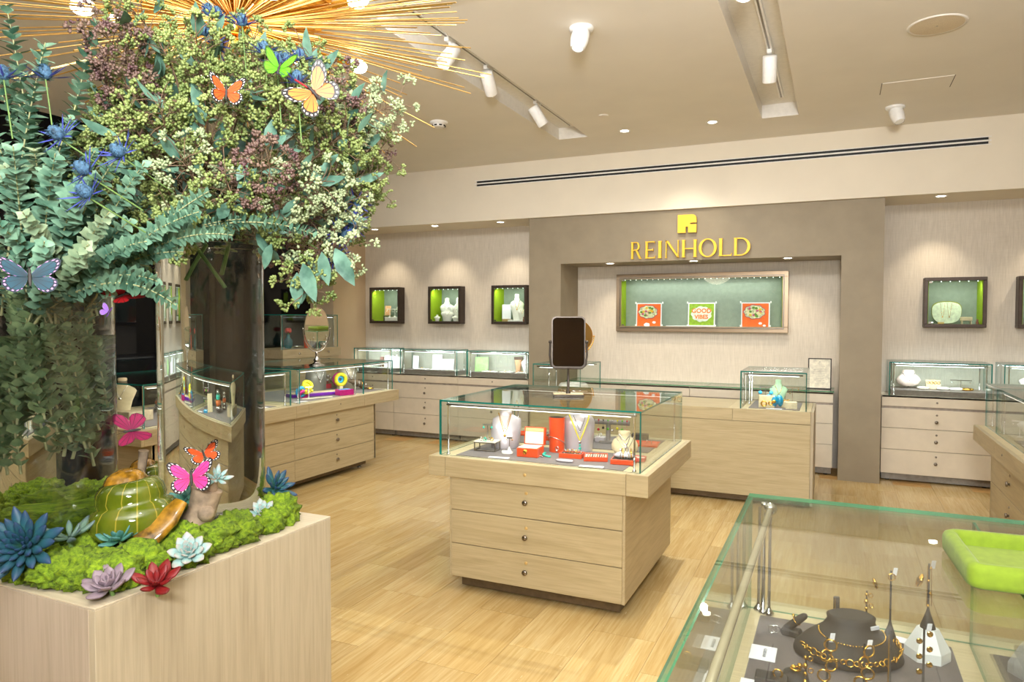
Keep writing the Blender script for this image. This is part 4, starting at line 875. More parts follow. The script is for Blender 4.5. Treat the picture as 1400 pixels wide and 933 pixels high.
t=put('hand_display','white hand form with bracelets behind the busts of the second wall box','stand',a+.32,7.82,zb,.4); MB().loft([(0,0,0,.035,.03),(0,0,.2,.03,.025),(0,0,.28,.035,.02),(0,0,.30,.02,.012)],12).build('form',WHITEB,t); MB().ring((0,0,.25),.034,.005,14,6,'z').build('bracelet',SILV,t)
a,b=wb(2)
easel('white card propped at the left of the wall box by the portal',a+.135,7.74,zb+.03,.105,.18,CARD,.4); bust('tall white bust in the middle of the wall box by the portal',a+.265,7.76,zb+.02,.31,.17,WHITEB,.4,GOLD,True,.008,GOLD); bust('small white bust at the right of the wall box by the portal',a+.355,7.70,zb+.02,.17,.10,WHITEB,.4,GOLD)
tag(MB().box(-.12,.10,-.04,.05,0,.02,.003).build('riser',WHITEB,loc=(a+.30,7.72,zb)),'low white plinth in the wall box by the portal','riser'); tag(MB().box(-.05,.05,-.03,.03,0,.03,.003).build('riser',mat('oak_block','b89a66',.5),loc=(a+.135,7.75,zb)),'small wooden block under the white card by the portal','riser')
tag(MB().lathe([(.012,0),(.016,.02),(.008,.035),(.012,.05),(.0,.058)],12).build('trinket',mat('red_brown','8a4a30',.4),loc=(b-.06,7.66,zb)),'tiny red brown trinket in the wall box by the portal','trinket')
a,b=wb(3)
t=put('necklace_board','rounded mint board with pendant chains in the wall box right of the portal','board',a+.20,7.75,zb)
S_=[(.118*math.copysign(abs(math.cos(q))**.75,math.cos(q))*(1-.10*(-math.sin(q))),.105+.10*math.copysign(abs(math.sin(q))**.75,math.sin(q))) for q in [2*PI*i/40 for i in range(40)]]
MB().prism([(x*1.04,.003+z*1.03) for x,z in S_],.003,.02).build('rim',mat('olive_rim','8c8f38',.5),t); MB().prism(S_,-.004,.003).build('face',mat('mint_face','dce8cc',.7),t)
for k,x in enumerate((-.035,.02)): MB().tube([(x-.018,-.006,.195),(x-.004,-.007,.08),(x+.002,-.007,.07),(x+.008,-.007,.08),(x+.02,-.006,.195)],.0012,5).ball((x+.002,-.009,.065),.006,7).build('pendant_chain',GOLD,t)
tag(MB().box(-.045,.045,-.03,.03,.03,.065,.003).box(-.04,-.03,-.025,.025,0,.03).box(.03,.04,-.025,.025,0,.03).build('ring_box',CREAMB,loc=(b-.145,7.68,zb)),'cream ring box on legs in the wall box right of the portal','box')
tag(MB().box(-.025,.025,-.015,.015,0,.018,.002).build('riser',mat('gold_block','d8b860',.4),loc=(a+.145,7.66,zb)),'small gold block below the mint board','riser')
tag(MB().box(-.02,.02,-.012,.012,0,.014,.003).ball((.0,0,.016),.008,8).build('ring_clip',SILV,loc=(a+.065,7.66,zb)),'silver trinket in the lower left corner of the right wall box','trinket')
tag(MB().lathe([(.01,0),(.013,.015),(.006,.03),(.010,.04),(.0,.046)],12).build('trinket',mat('rust_figure','8c5a44',.5),loc=(b-.06,7.67,zb)),'tiny rust coloured figure in the right wall box','trinket')
a,b=wb(4); bust('white bust in the wall box cut by the right edge',a+.2,7.76,zb,.25,.16,WHITEB,0,GOLD)
# niche posters
def shape_cloud(cx,cz,w_,h,lumps):
    o=[]
    for i in range(48):
        a=2*PI*i/48; r=1+.13*abs(math.sin(a*lumps/2)); o.append((cx+w_*r*math.cos(a),cz+h*r*math.sin(a)))
    return o
def textmesh(s,size,bold=0):
    cu=bpy.data.curves.new('t','FONT'); cu.body=s; cu.size=size; cu.align_x='CENTER'; cu.extrude=.0008; cu.offset=bold; cu.resolution_u=3
    ob=bpy.data.objects.new('t',cu); COL.objects.link(ob); bpy.context.view_layer.update(); dg=bpy.context.evaluated_depsgraph_get()
    me=bpy.data.meshes.new_from_object(ob.evaluated_get(dg)); bpy.data.objects.remove(ob); return me
def poster(label,x,z0,kind):
    t=put('acrylic_poster',label,'poster',x,7.755,z0-.0); T=MX.Rotation(-.06,4,'X'); w_,h=.142,.255
    MB().box(-w_,w_,0,.006,0,h,T=T).build('sheet',CARD,t); MB().box(-w_+.012,w_-.012,-.0015,0,(.012 if kind==1 else 0),h-.012,T=T).build('print',mat('lime_print','8cae2c',.6,0,.12,40) if kind==1 else mat('orange_print','ee6a1e',.6,0,.02),t)
    for s in (-1,1): MB().box(s*(w_+.008)-.006,s*(w_+.008)+.006,-.006,.012,h-.01,h+.012,.002,T=T).box(s*(w_+.006)-.005,s*(w_+.006)+.005,-.004,.01,.0,.018,.002,T=T).build('acrylic_clip',CARD,t)
    if kind==1:
        mb=MB().prism(shape_cloud(0,.132,.098,.076,9),-.0035,-.0016,T=T).build('cloud',mat('pale_sticker','dce6dc',.6),t)
        for s,z in (('GOOD',.145),('VIBES',.082)):
            me=textmesh(s,.066 if s=='GOOD' else .060,.002); me.materials.append(mat('orange_letters','f07a28',.5)); o=inst('lettering',me,t); o.matrix_local=T@MX.Translation((0,-.0045,z))@MX.Rotation(PI/2,4,'X')
    else:
        MB().prism(shape_cloud(-.01,.155,.100,.070,9),-.003,-.0016,T=T).build('cloud',mat('berry_edge','a03a6a',.6),t); MB().prism(shape_cloud(-.01,.155,.094,.064,9),-.004,-.0029,T=T).build('cloud_fill',mat('pale_green_sticker','c8d0a0',.6,0,.3,60),t)
        r=random.Random(kind*3)
        cc=[mat('p_yellow','e0b430',.6),mat('p_green','5c8c30',.6),mat('p_rose','c05a80',.6),mat('p_cream','e8d8b0',.6)]
        for k in range(22):
            a=r.uniform(0,2*PI); q=math.sqrt(r.random())*.85; MB().prism(shape_cloud(-.01+-.0+.090*q*math.cos(a),.155+.058*q*math.sin(a),.013,.011,5),-.0052-.0002*k,-.0039,T=T).build('pattern_spot',cc[k%4],t)
        for q in ((.05,.035,.016),(.09,.012,.014)) if kind==2 else ((.06,.04,.018),(-.02,.012,.03)): MB().prism(shape_cloud(q[0],q[1],q[2],q[2]*.7,5),-.003,-.0016,T=T).build('dot',CARD,t)
poster('left orange poster with a green cloud print in the niche showcase',-1.885,1.403,3); poster('lime poster reading GOOD VIBES in the niche showcase',-1.315,1.403,1); poster('right orange poster with a pale cloud print in the niche showcase',-.765,1.403,2)
tag(MB().box(-.11,.11,-.02,.02,0,.008,.002).build('name_strip',CARD,loc=(-1.57,7.70,1.402)),'small white strip beside the left orange poster','card')
# tall counter by the window
for x,y,l,c in ((-5.65,6.25,'red flower in a teal bottle, near end of the raised counter','a'),(-5.72,6.72,'red flower in a teal bottle, far end of the raised counter','b')):
    t=put('bud_vase',l,'vase',x,y,1.133); MB().lathe([(.03,0),(.05,.03),(.05,.09),(.02,.13),(.02,.16)],14).build('bottle',mat('teal_glass_'+c,'17606a',.15),t)
    for k in range(4): MB().ball((.02*math.cos(k*1.6),.02*math.sin(k*1.6),.20+.012*(k%2)),.024,8).build('petal_cluster',mat('red_flower','d04a44',.6),t)
    MB().tube([(0,0,.1),(0,0,.2)],.003,5).build('stem',GREENB,t)
tag(MB().loft([(0,0,0,.03,.03),(0,0,.12,.034,.034),(0,0,.16,.02,.02)],14).build('canister',ORNG,loc=(-5.60,6.5,1.133)),'orange canister between the two flower bottles','canister')
for x,y,l in ((-5.66,6.4,'low silver dish left of the orange canister'),(-5.64,6.84,'low silver dish at the far end of the raised counter')): tag(MB().lathe([(.02,0),(.06,.02),(.065,.028),(.058,.024),(.0,.008)],16).build('dish',SILV,loc=(x,y,1.133)),l,'dish')
# ---------------------------------------------------------------- foreground showcase
def tagp(mb,c,a=0): return mb.box(-.0055,.0055,-.0006,.0006,-.009,.009,T=MX.Translation(c)@MX.Rotation(a,4,'Y')@MX.Rotation(.4,4,'Z'))
t=put('ring_finger','charcoal ring finger on a block foot with one gold ring','ring stand',-.085,1.80,Z,-.2)
MB().box(-.022,.022,-.014,.014,0,.018,.004).tube([(-.012,0,.014),(.0,0,.026),(.022,0,.048),(.030,0,.055),(.034,0,.058)],[.009,.0095,.009,.0075,.004],12).build('stand',CHARC,t)
MB().ring((0,0,0),.0105,.0013,16,6,'z',T=MX.Translation((.012,0,.038))@MX.Rotation(.8,4,'Y')).ball((.004,0,.05),.004,6).build('ring',GOLD,t)
t=MB().ring((0,0,.009),.009,.0016,16,6,'y').ring((.008,.004,.009),.009,.0016,16,6,'y').build('ring',SILV,loc=(-.128,1.795,Z)); tag(t,'twin band ring lying left of the charcoal ring finger','ring')
t=put('name_card','white card lettered in grey lying on the foreground mat','card',-.138,1.675,Z); MB().box(-.028,.028,-.036,.036,0,.002,.0004).build('sheet',CARD,t)
me=textmesh('GURHAN',.0105); me.materials.append(mat('grey_letters','8a8a90',.6)); o=inst('lettering',me,t); o.matrix_local=MX.Translation((.0,0,.0021))@MX.Rotation(-PI/2,4,'Z')
t=put('neck_form','low charcoal neck form wearing gold link necklaces','jewelry bust',.036,1.745,Z,.25)
R=[(0,0,0,.10,.078),(0,0,.006,.115,.088),(0,.002,.018,.112,.085),(.004,.006,.04,.09,.066),(.008,.012,.06,.06,.046),(.010,.015,.075,.05,.038),(.010,.016,.085,.052,.04),(.010,.016,.0885,.046,.034)]
MB().loft(R,32).build('form',CHARC,t)
def ringchain(t,z,k,mt,big,seed):
    r=random.Random(seed); c=rows_at(R,z); n=26 if big else 44; mb=MB()
    for i in range(n):
        a=PI+.35+(PI-.2)*i/(n-1) if big else PI+PI*i/(n-1)
        zz=z-.012*math.sin((a-PI)); c=rows_at(R,max(.004,zz)); x=c[0]+(c[3]+.004)*math.cos(a); y=c[1]+(c[4]+.004)*math.sin(a)
        if big: mb.ring((0,0,0),.0052 if i%3 else .0075,.0016,10,5,'y',T=MX.Translation((x,y,zz+.004))@MX.Rotation(a+PI/2+r.uniform(-.5,.5),4,'Z')@MX.Rotation(r.uniform(-.7,.7),4,'X'))
        else: mb.ball((x,y,zz),.0022,5)
    o=mb.build('link_necklace',mt,t); o['kind']='stuff'
ringchain(t,.030,0,GOLD,True,2); ringchain(t,.058,0,GOLD,False,3); tagp(MB(),(.05,-.02,.075),1.3).build('price_tag',CARD,t)
def stick(label,x,y,h,kind,base='cone',z=Z,seed=0):
    t=put('earring_stick',label,'earring stand',x,y,z,.3); r=random.Random(seed)
    mb=MB()
    if base=='cone': mb.lathe([(.016,0),(.015,.004),(.005,.034),(.0022,.045),(.002,h)],12)
    elif base=='flat': mb.box(-.012,.012,-.01,.01,0,.008,.002).box(-.007,.007,-.003,.003,.006,h,.002)
    else: mb.lathe([(.014,0),(.014,.004),(.0024,.008),(.002,h)],10)
    mb.build('stick',CHARC,t); g=MB()
    if kind=='leaf': g.ball((0,-.004,h-.006),.011,8,sx=.55,sz=1.6,T=MX.Rotation(.4,4,'Y')).ball((.004,-.005,h-.026),.009,8,sx=.5,sz=1.6,T=MX.Rotation(-.3,4,'Y')).ring((0,-.004,h-.014),.008,.0016,12,5,'y')
    if kind=='chain':
        for s in (-1,1): g.tube([(s*.004,-.003,h-.005),(s*.005,-.004,h*.35)],.001,5)
        for k in range(4): g.ball((.002*(-1)**k,-.004,h-.01-k*.028),.0035,6)
    if kind=='drop':
        for k in range(5): g.ball((-.002,-.004,h-.008-k*.017),.0052 if k%2 else .0038,7,sz=1.3)
        g.ring((.008,-.003,h-.01),.005,.0012,10,5,'y').ring((.009,-.003,h-.035),.005,.0012,10,5,'y')
    if kind=='hoops':
        for k in range(4): g.ring((.006*(-1)**k,-.005,h-.015-k*.021),.0115,.0019,14,6,'y',T=MX.Rotation(r.uniform(-.4,.4),4,'Z'))
    if kind=='discs':
        for k in range(6): g.ball((.009*(-1)**k,-.004,h-.012-k*.015),.0062,8,sy=.25,T=MX.Rotation(r.uniform(-.15,.15),4,'Z'))
    if kind=='slim': g.tube([(-.004,-.003,h*.95),(-.005,-.004,h*.3)],.0012,5)
    g.build('earring',GOLD,t)
    if kind in('leaf','chain','hoops','discs'): tagp(MB(),(.009,.0,h-.002),.15).build('price_tag',CARD,t)
    return t
stick('tall charcoal cone stick topped by a gold leaf earring',.128,1.875,.165,'leaf')
hb=MB().loft([(0,0,0,.046,.042),(0,0,.022,.046,.042),(0,0,.068,.022,.02)],6); hb.sm=[False]*len(hb.sm)
tagb=hb.build('hexagon_block',mat('white_marble','e8e8e6',.4,0,.03,12),loc=(.198,1.81,Z)); tag(tagb,'white faceted block under the tallest cone stick','block')
stick('tallest cone stick with gold chain earrings on the white block',.198,1.81,.145,'chain','cone',Z+.068)
stick('charcoal stick with gold drop earrings behind the neck form',.078,1.885,.105,'drop','disc'); stick('flat charcoal stick left of the neck form',.012,1.845,.095,'slim','flat')
stick('thin stick hung with gold hoops at the left front of the neck form',-.005,1.53,.125,'hoops','disc',seed=1); stick('thin stick hung with gold hoops in front of the neck form',.062,1.54,.12,'hoops','disc',seed=2)
stick('thin stick with slim gold bars right of the neck form',.108,1.56,.145,'slim','disc',seed=3); stick('thin stick of gold discs before the white block',.166,1.57,.16,'discs','disc',seed=4); stick('short stick with gold studs left of the neck form',-.045,1.56,.07,'drop','disc',seed=5)
t=put('ring_puck','charcoal puck with a coiled gold ring','ring stand',-.065,1.575,Z); MB().lathe([(.026,0),(.027,.004),(.024,.018),(.0,.02)],18).build('puck',CHARC,t); MB().ring((0,0,.026),.009,.0025,14,6,'z').ball((.008,0,.034),.006,7).ball((-.004,.004,.028),.007,7,sz=.5).build('ring',GOLD,t)
t=put('low_ring_stand','low charcoal ring block at the bottom edge of the mat','ring stand',-.11,1.545,Z); MB().box(-.032,.032,-.02,.02,0,.016,.002).build('block',CHARC,t); MB().ring((.012,0,.022),.009,.002,14,6,'y').build('ring',GOLD,t)
card('white card leaning behind the white block',.155,1.87,Z+.004,.05,.018,-.3,.3); card('long white card in the left of the foreground showcase',-.20+.045,1.50,Z,.03,.08,0)
t=put('velvet_tray','lime green velvet tray lying on the foreground glass top','tray',.39,1.54,ZG+.0005,.06)
mb=MB(); sx,sy=.37,.24
def rrect(w_,h,r,z,n=6):
    o=[]
    for cx_,cy_,a0 in ((w_-r,h-r,0),(-w_+r,h-r,90),(-w_+r,-h+r,180),(w_-r,-h+r,270)):
        for i in range(n+1): b=math.radians(a0+90*i/n); o.append((cx_+r*math.cos(b),cy_+r*math.sin(b),z))
    return o
vs=[];fs=[]
for i,(ins,z) in enumerate([(.006,0),(.001,.004),(0,.012),(0,.030),(.003,.038),(.009,.042),(.017,.042),(.023,.038),(.026,.030),(.026,.010)]): vs+=rrect(sx/2-ins,sy/2-ins,.022 if i<6 else .012,z)
n=28
for i in range(9):
    for k in range(n): fs.append((i*n+k,i*n+(k+1)%n,(i+1)*n+(k+1)%n,(i+1)*n+k))
fs.append(tuple(range(n))[::-1]); mb.add(vs,fs,0,True)
mb.build('tray_body',mat('lime_velvet','71881a',.85,0,.05,60,0,0,.1),t); MB().box(-sx/2+.02,sx/2-.02,-sy/2+.02,sy/2-.02,.01,.016,.003).build('lining',mat('lime_velvet_pad','73881c',.9,0,.05,60,0,0,.1),t)
tag(MB().box(-.09,.09,-.12,.12,0,.02,.003).build('tray',CHARC,loc=(.47,1.80,Z)),'dark tray on the second mat of the foreground showcase','tray')
# ---------------------------------------------------------------- pedestal with moss, vases, bouquets
PX0,PX1,PY0,PY1,PZ=-2.55,-1.37,.946,1.69,.90
t=thing('display_pedestal','pale oak block pedestal carrying the vases at the lower left','pedestal',(-1.96,1.318,0),world=True)
MB().box(PX0,PX1-.0205,PY0,PY0+.02,0,PZ-.005,.001).build('front_panel',wood('pedestal_oak_z','ab9b86','b8a996','z'),t); MB().box(PX1-.02,PX1,PY0,PY1,0,PZ-.005,.001).build('side_panel',W_Z,t)
MB().box(PX0,PX1-.0205,PY1-.02,PY1,0,PZ-.005).box(PX0,PX0+.02,PY0+.0205,PY1-.0205,0,PZ-.005).build('rear_panel',W_Z,t); MB().box(PX0,PX1,PY0,PY1,PZ-.0045,PZ,.0008).build('top_panel',wood('pedestal_top','bcae92','cabda4','x'),t)
from mathutils import noise as mn
# moss
def moss():
    r=random.Random(5); b=bmesh.new(); bmesh.ops.create_icosphere(b,subdivisions=4,radius=1); bv=[v.co.copy() for v in b.verts]; bf=[tuple(v.index for v in f.verts) for f in b.faces]; b.free()
    vs=[];fs=[]
    pts=[]
    for k in range(400):
        x=r.uniform(-2.35,-1.44); y=r.uniform(1.02,1.60)
        if math.hypot(x+1.62,y-1.49)<.165 or math.hypot(x+1.81,y-1.15)<.165: continue
        if y>1.5 and x>-1.5 : continue
        if y<1.05 and -1.60<x<-1.45 : pass
        if any((x-a)**2+(y-c)**2<.062**2 for a,c,_ in pts): continue
        pts.append((x,y,0))
    pts+=[(-1.44,1.05,0),(-1.45,1.14,0),(-1.43,1.22,0),(-1.43,1.31,0),(-1.42,1.40,0),(-1.43,1.50,0),(-1.47,1.57,0),(-1.51,1.02,0),(-1.58,1.00,0),(-1.67,1.0,0),(-1.75,1.0,0),(-1.83,.99,0),(-1.92,1.0,0)]
    for x,y,_ in pts:
        s=r.uniform(.040,.064); sz=r.uniform(.6,.95); o=V((r.uniform(0,50),r.uniform(0,50),r.uniform(0,50))); k=len(vs); ang=r.uniform(0,6.28); ca,sa=math.cos(ang),math.sin(ang)
        for p in bv:
            n1=mn.noise(p*2.2+o); n2=mn.noise(p*7+o); n3=mn.noise(p*19+o)
            d=s*(1+.28*n1+.22*n2+.22*n3); q=p*d
            vs.append((x+q.x*ca-q.y*sa,y+q.x*sa+q.y*ca,max(PZ+.0005,PZ+.018+q.z*sz+s*.2)))
        fs+=[tuple(i+k for i in f) for f in bf]
    return vs,fs
q,_t,_b=base('reindeer_moss'); _v=coords(_t,(1,1,1),False); _n=noise(_t,_v,75,5,.4,.7); _n2=noise(_t,_v,9,2)
_c=ramp(_t,_n,[(.3,'34480a'),(.5,'6c8a0e'),(.72,'9ab41c')]); _c=mixc(_t,_c,ramp(_t,_n2,[(.35,'d2c88a'),(.6,'ffffff')]),.6,'MULTIPLY')
_t.links.new(_c,_b.inputs['Base Color']); _b.inputs['Roughness'].default_value=.9; bump(_t,_b,noise(_t,_v,170,4,.3,.7),.9,.004); MOSS=q
vs,fs=moss(); mb=MB(); mb.v=vs; mb.f=fs; mb.m=[0]*len(fs); mb.sm=[True]*len(fs)
o=mb.build('reindeer_moss',MOSS); tag(o,'chartreuse reindeer moss mounded over the pedestal top round the vases','moss',None,'stuff')
# vases
VG=glass_real('vase_glass',1.46,(.97,.99,.985)); WAT=glass_real('vase_water',1.33,(.95,.98,.97))
def vase(label,x,y,h,r,water):
    t=thing('cylinder_vase',label,'vase',(x,y,PZ+.001)); w_=.009
    MB().lathe([(0,0),(r-.006,0),(r-.004,0),(r,.004),(r,.006),(r,h-.005),(r,h-.003),(r-.003,h),(r-w_+.003,h),(r-w_,h-.003),(r-w_,h-.005),(r-w_,.024),(r-w_,.022),(r-w_-.006,.016),(r-w_-.008,.016),(0,.016)],72,cap=False).build('vase_body',VG,t)
    MB().lathe([(0,.0155),(r-w_-.0075,.0155),(r-w_-.0055,.0155),(r-w_+.0006,.022),(r-w_+.0006,.024),(r-w_+.0006,water-.001),(r-w_+.0006,water),(r-w_,water),(r-w_-.001,water),(0,water)],72,cap=False).build('water',WAT,t)
    return t
V1=(-1.815,1.152); V2=(-1.632,1.492); VR=.143
vase('shorter glass cylinder vase full of leafy stems at the left edge',*V1,.665,VR,.55); vase('taller glass cylinder vase of clear water under the berry bouquet',*V2,.865,VR,.80)
# ---- foliage
def leafmat(name,c1,c2,rough=.55):
    q,t,b=base(name); oi=NN(t,'ShaderNodeObjectInfo'); n=noise(t,coords(t,(1,1,1)),22,3)
    t.links.new(ramp(t,n,[(.35,c1),(.65,c2)]),b.inputs['Base Color']); b.inputs['Roughness'].default_value=rough
    b.inputs['Subsurface Weight'].default_value=0; return q
EUC=leafmat('blue_eucalyptus_leaf','426e5a','7ca084'); EUCP=leafmat('pale_eucalyptus_leaf','647e60','8c9e7c'); EUCW=leafmat('submerged_leaf','66845c','98ac7c'); GUM=leafmat('gum_leaf','33584a','668c78'); BER=leafmat('berry_green','5c6e34','8f9c5a',.45); BERP=leafmat('berry_pale','84946c','aab488',.5); BERR=leafmat('berry_russet','54383a','7c6656',.5)
STM=mat('pale_stem','a3a276',.6,0,.1); STR=mat('russet_stem','6a5540',.6,0,.1); STG=mat('green_stem','6c8a4a',.6,0,.1)
def leaf(mb,base_,d,n,L,W,fold=.18,mi=0,k=3,curl=.15):
    """pointed oval leaf: base point, direction, face normal"""
    d=d.normalized(); s_=d.cross(n); s_=s_.normalized() if s_.length>1e-6 else d.orthogonal().normalized(); n=s_.cross(d)
    prof=[(0,.06),(.22,.78),(.5,1.0),(.78,.62),(1,.02)] if k>3 else [(0,.15),(.35,1.0),(.75,.62),(1,.04)]
    vs=[];fs=[]
    for u,w_ in prof:
        c=base_+d*(L*u)-n*(curl*L*u*u); e=s_*(W*.5*w_); h=n*(fold*W*w_)
        vs+=[c-e+h,c,c+e+h]
    for i in range(len(prof)-1):
        a=i*3; fs+=[(a,a+1,a+4,a+3),(a+1,a+2,a+5,a+4)]
    mb.add(vs,fs,mi,True)
def bez(p0,p1,p2,n):
    return [p0*(1-u)**2+p1*2*u*(1-u)+p2*u*u for u in [i/(n-1) for i in range(n)]]
def frames(ps):
    for i,p in enumerate(ps):
        a=ps[max(0,i-1)]; b=ps[min(len(ps)-1,i+1)]; yield p,(b-a).normalized()
RF=random.Random(11)
def spiral_sprig(label,tip,ctrl,group=None,root=None,lm=None,gap=.0135,L=.026,W=.023,start=.12,wet=False):
    """stem with opposite pairs of small leaves"""
    x,y=V1; root=V(root) if root else V((x+RF.uniform(-.06,.06),y+RF.uniform(-.06,.06),PZ+.53))
    ps=bez(root,V(ctrl),V(tip),26); ln=sum((b-a).length for a,b in zip(ps,ps[1:]))
    t=thing('eucalyptus_sprig',label,'foliage',root,0,group)
    q=[p-root for p in ps]
    MB().tube(q,[.0032-.0022*i/25 for i in range(26)],6).build('stem',STM,t)
    mb=MB(); n=int(ln/gap); a=RF.uniform(0,3)
    for i in range(n):
        u=start+(1-start)*i/n; f=u*25; k=min(24,int(f)); p=q[k].lerp(q[k+1],f-k); d=(q[min(25,k+1)]-q[max(0,k-1)]).normalized()
        o=d.orthogonal().normalized(); o=MX.Rotation(a+i*1.35,3,d)@o; sc_=(1-.35*max(0,u-.8)/.2)*RF.uniform(.85,1.15)
        for s in (1,-1):
                if wet: leaf(mb,p,o*s+d*RF.uniform(.9,1.8),d*.5-o*s*.9,L*sc_,W*sc_,.10)
                else: leaf(mb,p,o*s*1.0+d*RF.uniform(.4,1.0),d*.8-o*s*.55,L*sc_,W*sc_,.10)
    b=mb.build('leaves',lm or EUC,t); b['kind']='stuff'
    return t
UP=[(-1.739,1.014,2.213),(-1.635,1.036,2.117),(-1.621,1.156,2.209),(-1.889,1.085,2.108),(-1.591,0.936,1.859),(-1.510,0.973,1.843),(-1.770,1.081,2.029),(-1.747,0.978,1.932),(-1.460,0.993,1.782),(-1.423,1.069,1.871),(-1.381,1.086,1.836),(-1.403,1.017,1.720),(-1.884,1.034,2.152),(-1.780,1.185,2.005),(-1.519,0.909,1.712),(-1.628,0.914,1.704),(-1.477,0.926,1.652),(-1.396,0.963,1.645),(-1.451,1.105,1.718),(-1.669,0.954,1.807),(-1.751,1.253,1.991),(-1.894,1.016,1.818)]
ULAB={0:'tallest upright eucalyptus sprig, reaching the top left corner',1:'thin side sprig branching right below the tallest sprig',2:'lone sprig poking up out of the berry bouquet near the brass rods'}
for i,p in enumerate(UP):
    p=V(p); r0=V((V1[0]+RF.uniform(-.08,.08),V1[1]+RF.uniform(-.08,.08),PZ+.60)); c=V((r0.x*.55+p.x*.45,r0.y*.55+p.y*.45,max(1.60,(r0.z*.35+p.z*.65))))
    zn='%s spiral sprig in the shorter vase, leaning %s, tip %s'%('pale' if i>8 and i%3==2 else 'blue green','left' if p.x<-1.7 else ('right' if p.x>-1.48 else 'forward'),'high up' if p.z>1.97 else ('at mid height' if p.z>1.78 else 'low over the rim'))
    spiral_sprig(ULAB.get(i,zn),p,c,None if i in ULAB else zn.replace(' in the shorter vase',''),r0,[EUC,EUC,EUCP][i%3] if i>8 else EUC,.0145,.037 if i<9 else .028,.030 if i<9 else .024,.03)
SIDE=[(-1.152,1.373,1.697),(-1.294,1.179,1.781),(-1.258,1.214,1.685),(-1.357,1.141,1.524),(-1.386,1.187,1.649),(-1.413,1.139,1.579),(-1.287,1.269,1.730),(-1.272,1.132,1.728),(-1.375,1.083,1.663)]
MID=[(-1.34,1.20,1.80),(-1.45,1.13,1.70),(-1.42,1.14,1.715),(-1.50,1.10,1.63),(-1.53,1.14,1.66),(-1.55,1.12,1.63),(-1.46,1.18,1.72),(-1.45,1.10,1.69),(-1.52,1.06,1.65)]
SLAB=['longest arching sprig sweeping right over the front of the taller vase','straight pale sprig reaching up right across the berries','low sprig reaching right across the top of the taller vase','drooping sprig hanging between the two vases','short sprig at the left rim of the taller vase','small drooping sprig above the right rim of the shorter vase','sprig arching right behind the longest sprig','pale sprig pointing right in the middle of the foliage','short forward sprig low over the shorter vase']
for p,c,l in zip(SIDE,MID,SLAB): spiral_sprig(l,p,c,None,(V1[0]+RF.uniform(.0,.09),V1[1]+RF.uniform(-.06,.06),PZ+.62),EUC,.0125,.027,.024)
# fullness at the mouth of the shorter vase
for i in range(26):
    a=RF.uniform(-2.6,1.2); rr=RF.uniform(.10,.28); h=RF.uniform(1.55,1.98); p=V((V1[0]+rr*math.cos(a)+.05,V1[1]+rr*math.sin(a)*.7-.02,h))
    r0=V((V1[0]+RF.uniform(-.08,.08),V1[1]+RF.uniform(-.08,.08),PZ+.58)); c=V((r0.x*.5+p.x*.5,r0.y*.5+p.y*.5,(r0.z+p.z)/2+.10))
    spiral_sprig('short leafy eucalyptus sprig bushing out over the shorter vase',p,c,'short eucalyptus over the shorter vase',r0,[EUC,EUCP,EUC][i%3],.0125)
# stems standing in the water
for i in range(30):
    a=2*PI*i/30+RF.uniform(-.2,.2); rr=.112*math.sqrt(RF.uniform(.3,1)); p=V((V1[0]+rr*math.cos(a),V1[1]+rr*math.sin(a),PZ+.67)); b=V((V1[0]+.11*math.sqrt(RF.random())*math.cos(a+1.2),V1[1]+.11*math.sqrt(RF.random())*math.sin(a+1.2),PZ+RF.uniform(.20,.36)))
    spiral_sprig('leafy eucalyptus stem under water inside the shorter vase',p,(p+b)/2+V((RF.uniform(-.02,.02),RF.uniform(-.02,.02),0)),'eucalyptus stems under water',b,EUCW,.016,.030,.026,.04,True)
# ---- seeded eucalyptus ball
def berry(mb,p,d,s,mi=0):
    """bud: eight sided spindle"""
    d=d.normalized(); o=d.orthogonal().normalized(); w_=d.cross(o); vs=[p-d*s*.9]
    for u,r in ((-.35,.62),(.35,.72)):
        for k in range(5): a=2*PI*k/5; vs.append(p+d*s*u*1.2+(o*math.cos(a)+w_*math.sin(a))*s*r)
    vs.append(p+d*s*1.25); fs=[]
    for k in range(5):
        j=(k+1)%5; fs+=[(0,1+j,1+k),(1+k,1+j,6+j,6+k),(6+k,6+j,11)]
    mb.add(vs,fs,mi,True)
def seed_meshes(seed,bm_,L=.30):
    r=random.Random(seed); st=MB(); be=MB(); lf=[]
    main=bez(V((0,0,0)),V((r.uniform(-.03,.03),r.uniform(-.03,.03),L*.5)),V((r.uniform(-.05,.05),r.uniform(-.05,.05),L)),10); st.tube(main,[.0028-.0018*i/9 for i in range(10)],5)
    for i in range(24):
        u=.42+.58*i/23; f=u*9; k=min(8,int(f)); p=main[k].lerp(main[k+1],f-k); d=(main[k+1]-main[k]).normalized(); a=i*2.4+r.uniform(-.4,.4)
        o=MX.Rotation(a,3,d)@d.orthogonal().normalized(); e=p+(o*r.uniform(.6,1)+d*r.uniform(.1,.8)).normalized()*r.uniform(.03,.085); st.tube([p,(p+e)/2+d*.006,e],.0011,4)
        for c in range(r.randint(3,5)):
            cd=(e-p).normalized()+V((r.uniform(-.8,.8),r.uniform(-.8,.8),r.uniform(-.8,.8))); cd.normalize(); q=e+cd*r.uniform(.008,.022); st.tube([e,q],.0008,3)
            for b in range(r.randint(5,7)):
                bd=(cd+V((r.uniform(-1,1),r.uniform(-1,1),r.uniform(-1,1)))).normalized(); berry(be,q+bd*r.uniform(.006,.013),bd,r.uniform(.0042,.0056))
    return st.mesh('seed_stem',STR),be.mesh('seed_buds',bm_)
PROTO=[seed_meshes(1,BER,.26),seed_meshes(2,BER,.26),seed_meshes(3,BERP,.26),seed_meshes(4,BER,.24),seed_meshes(5,BERR,.24),seed_meshes(6,BERP,.26)]
lm_=[]
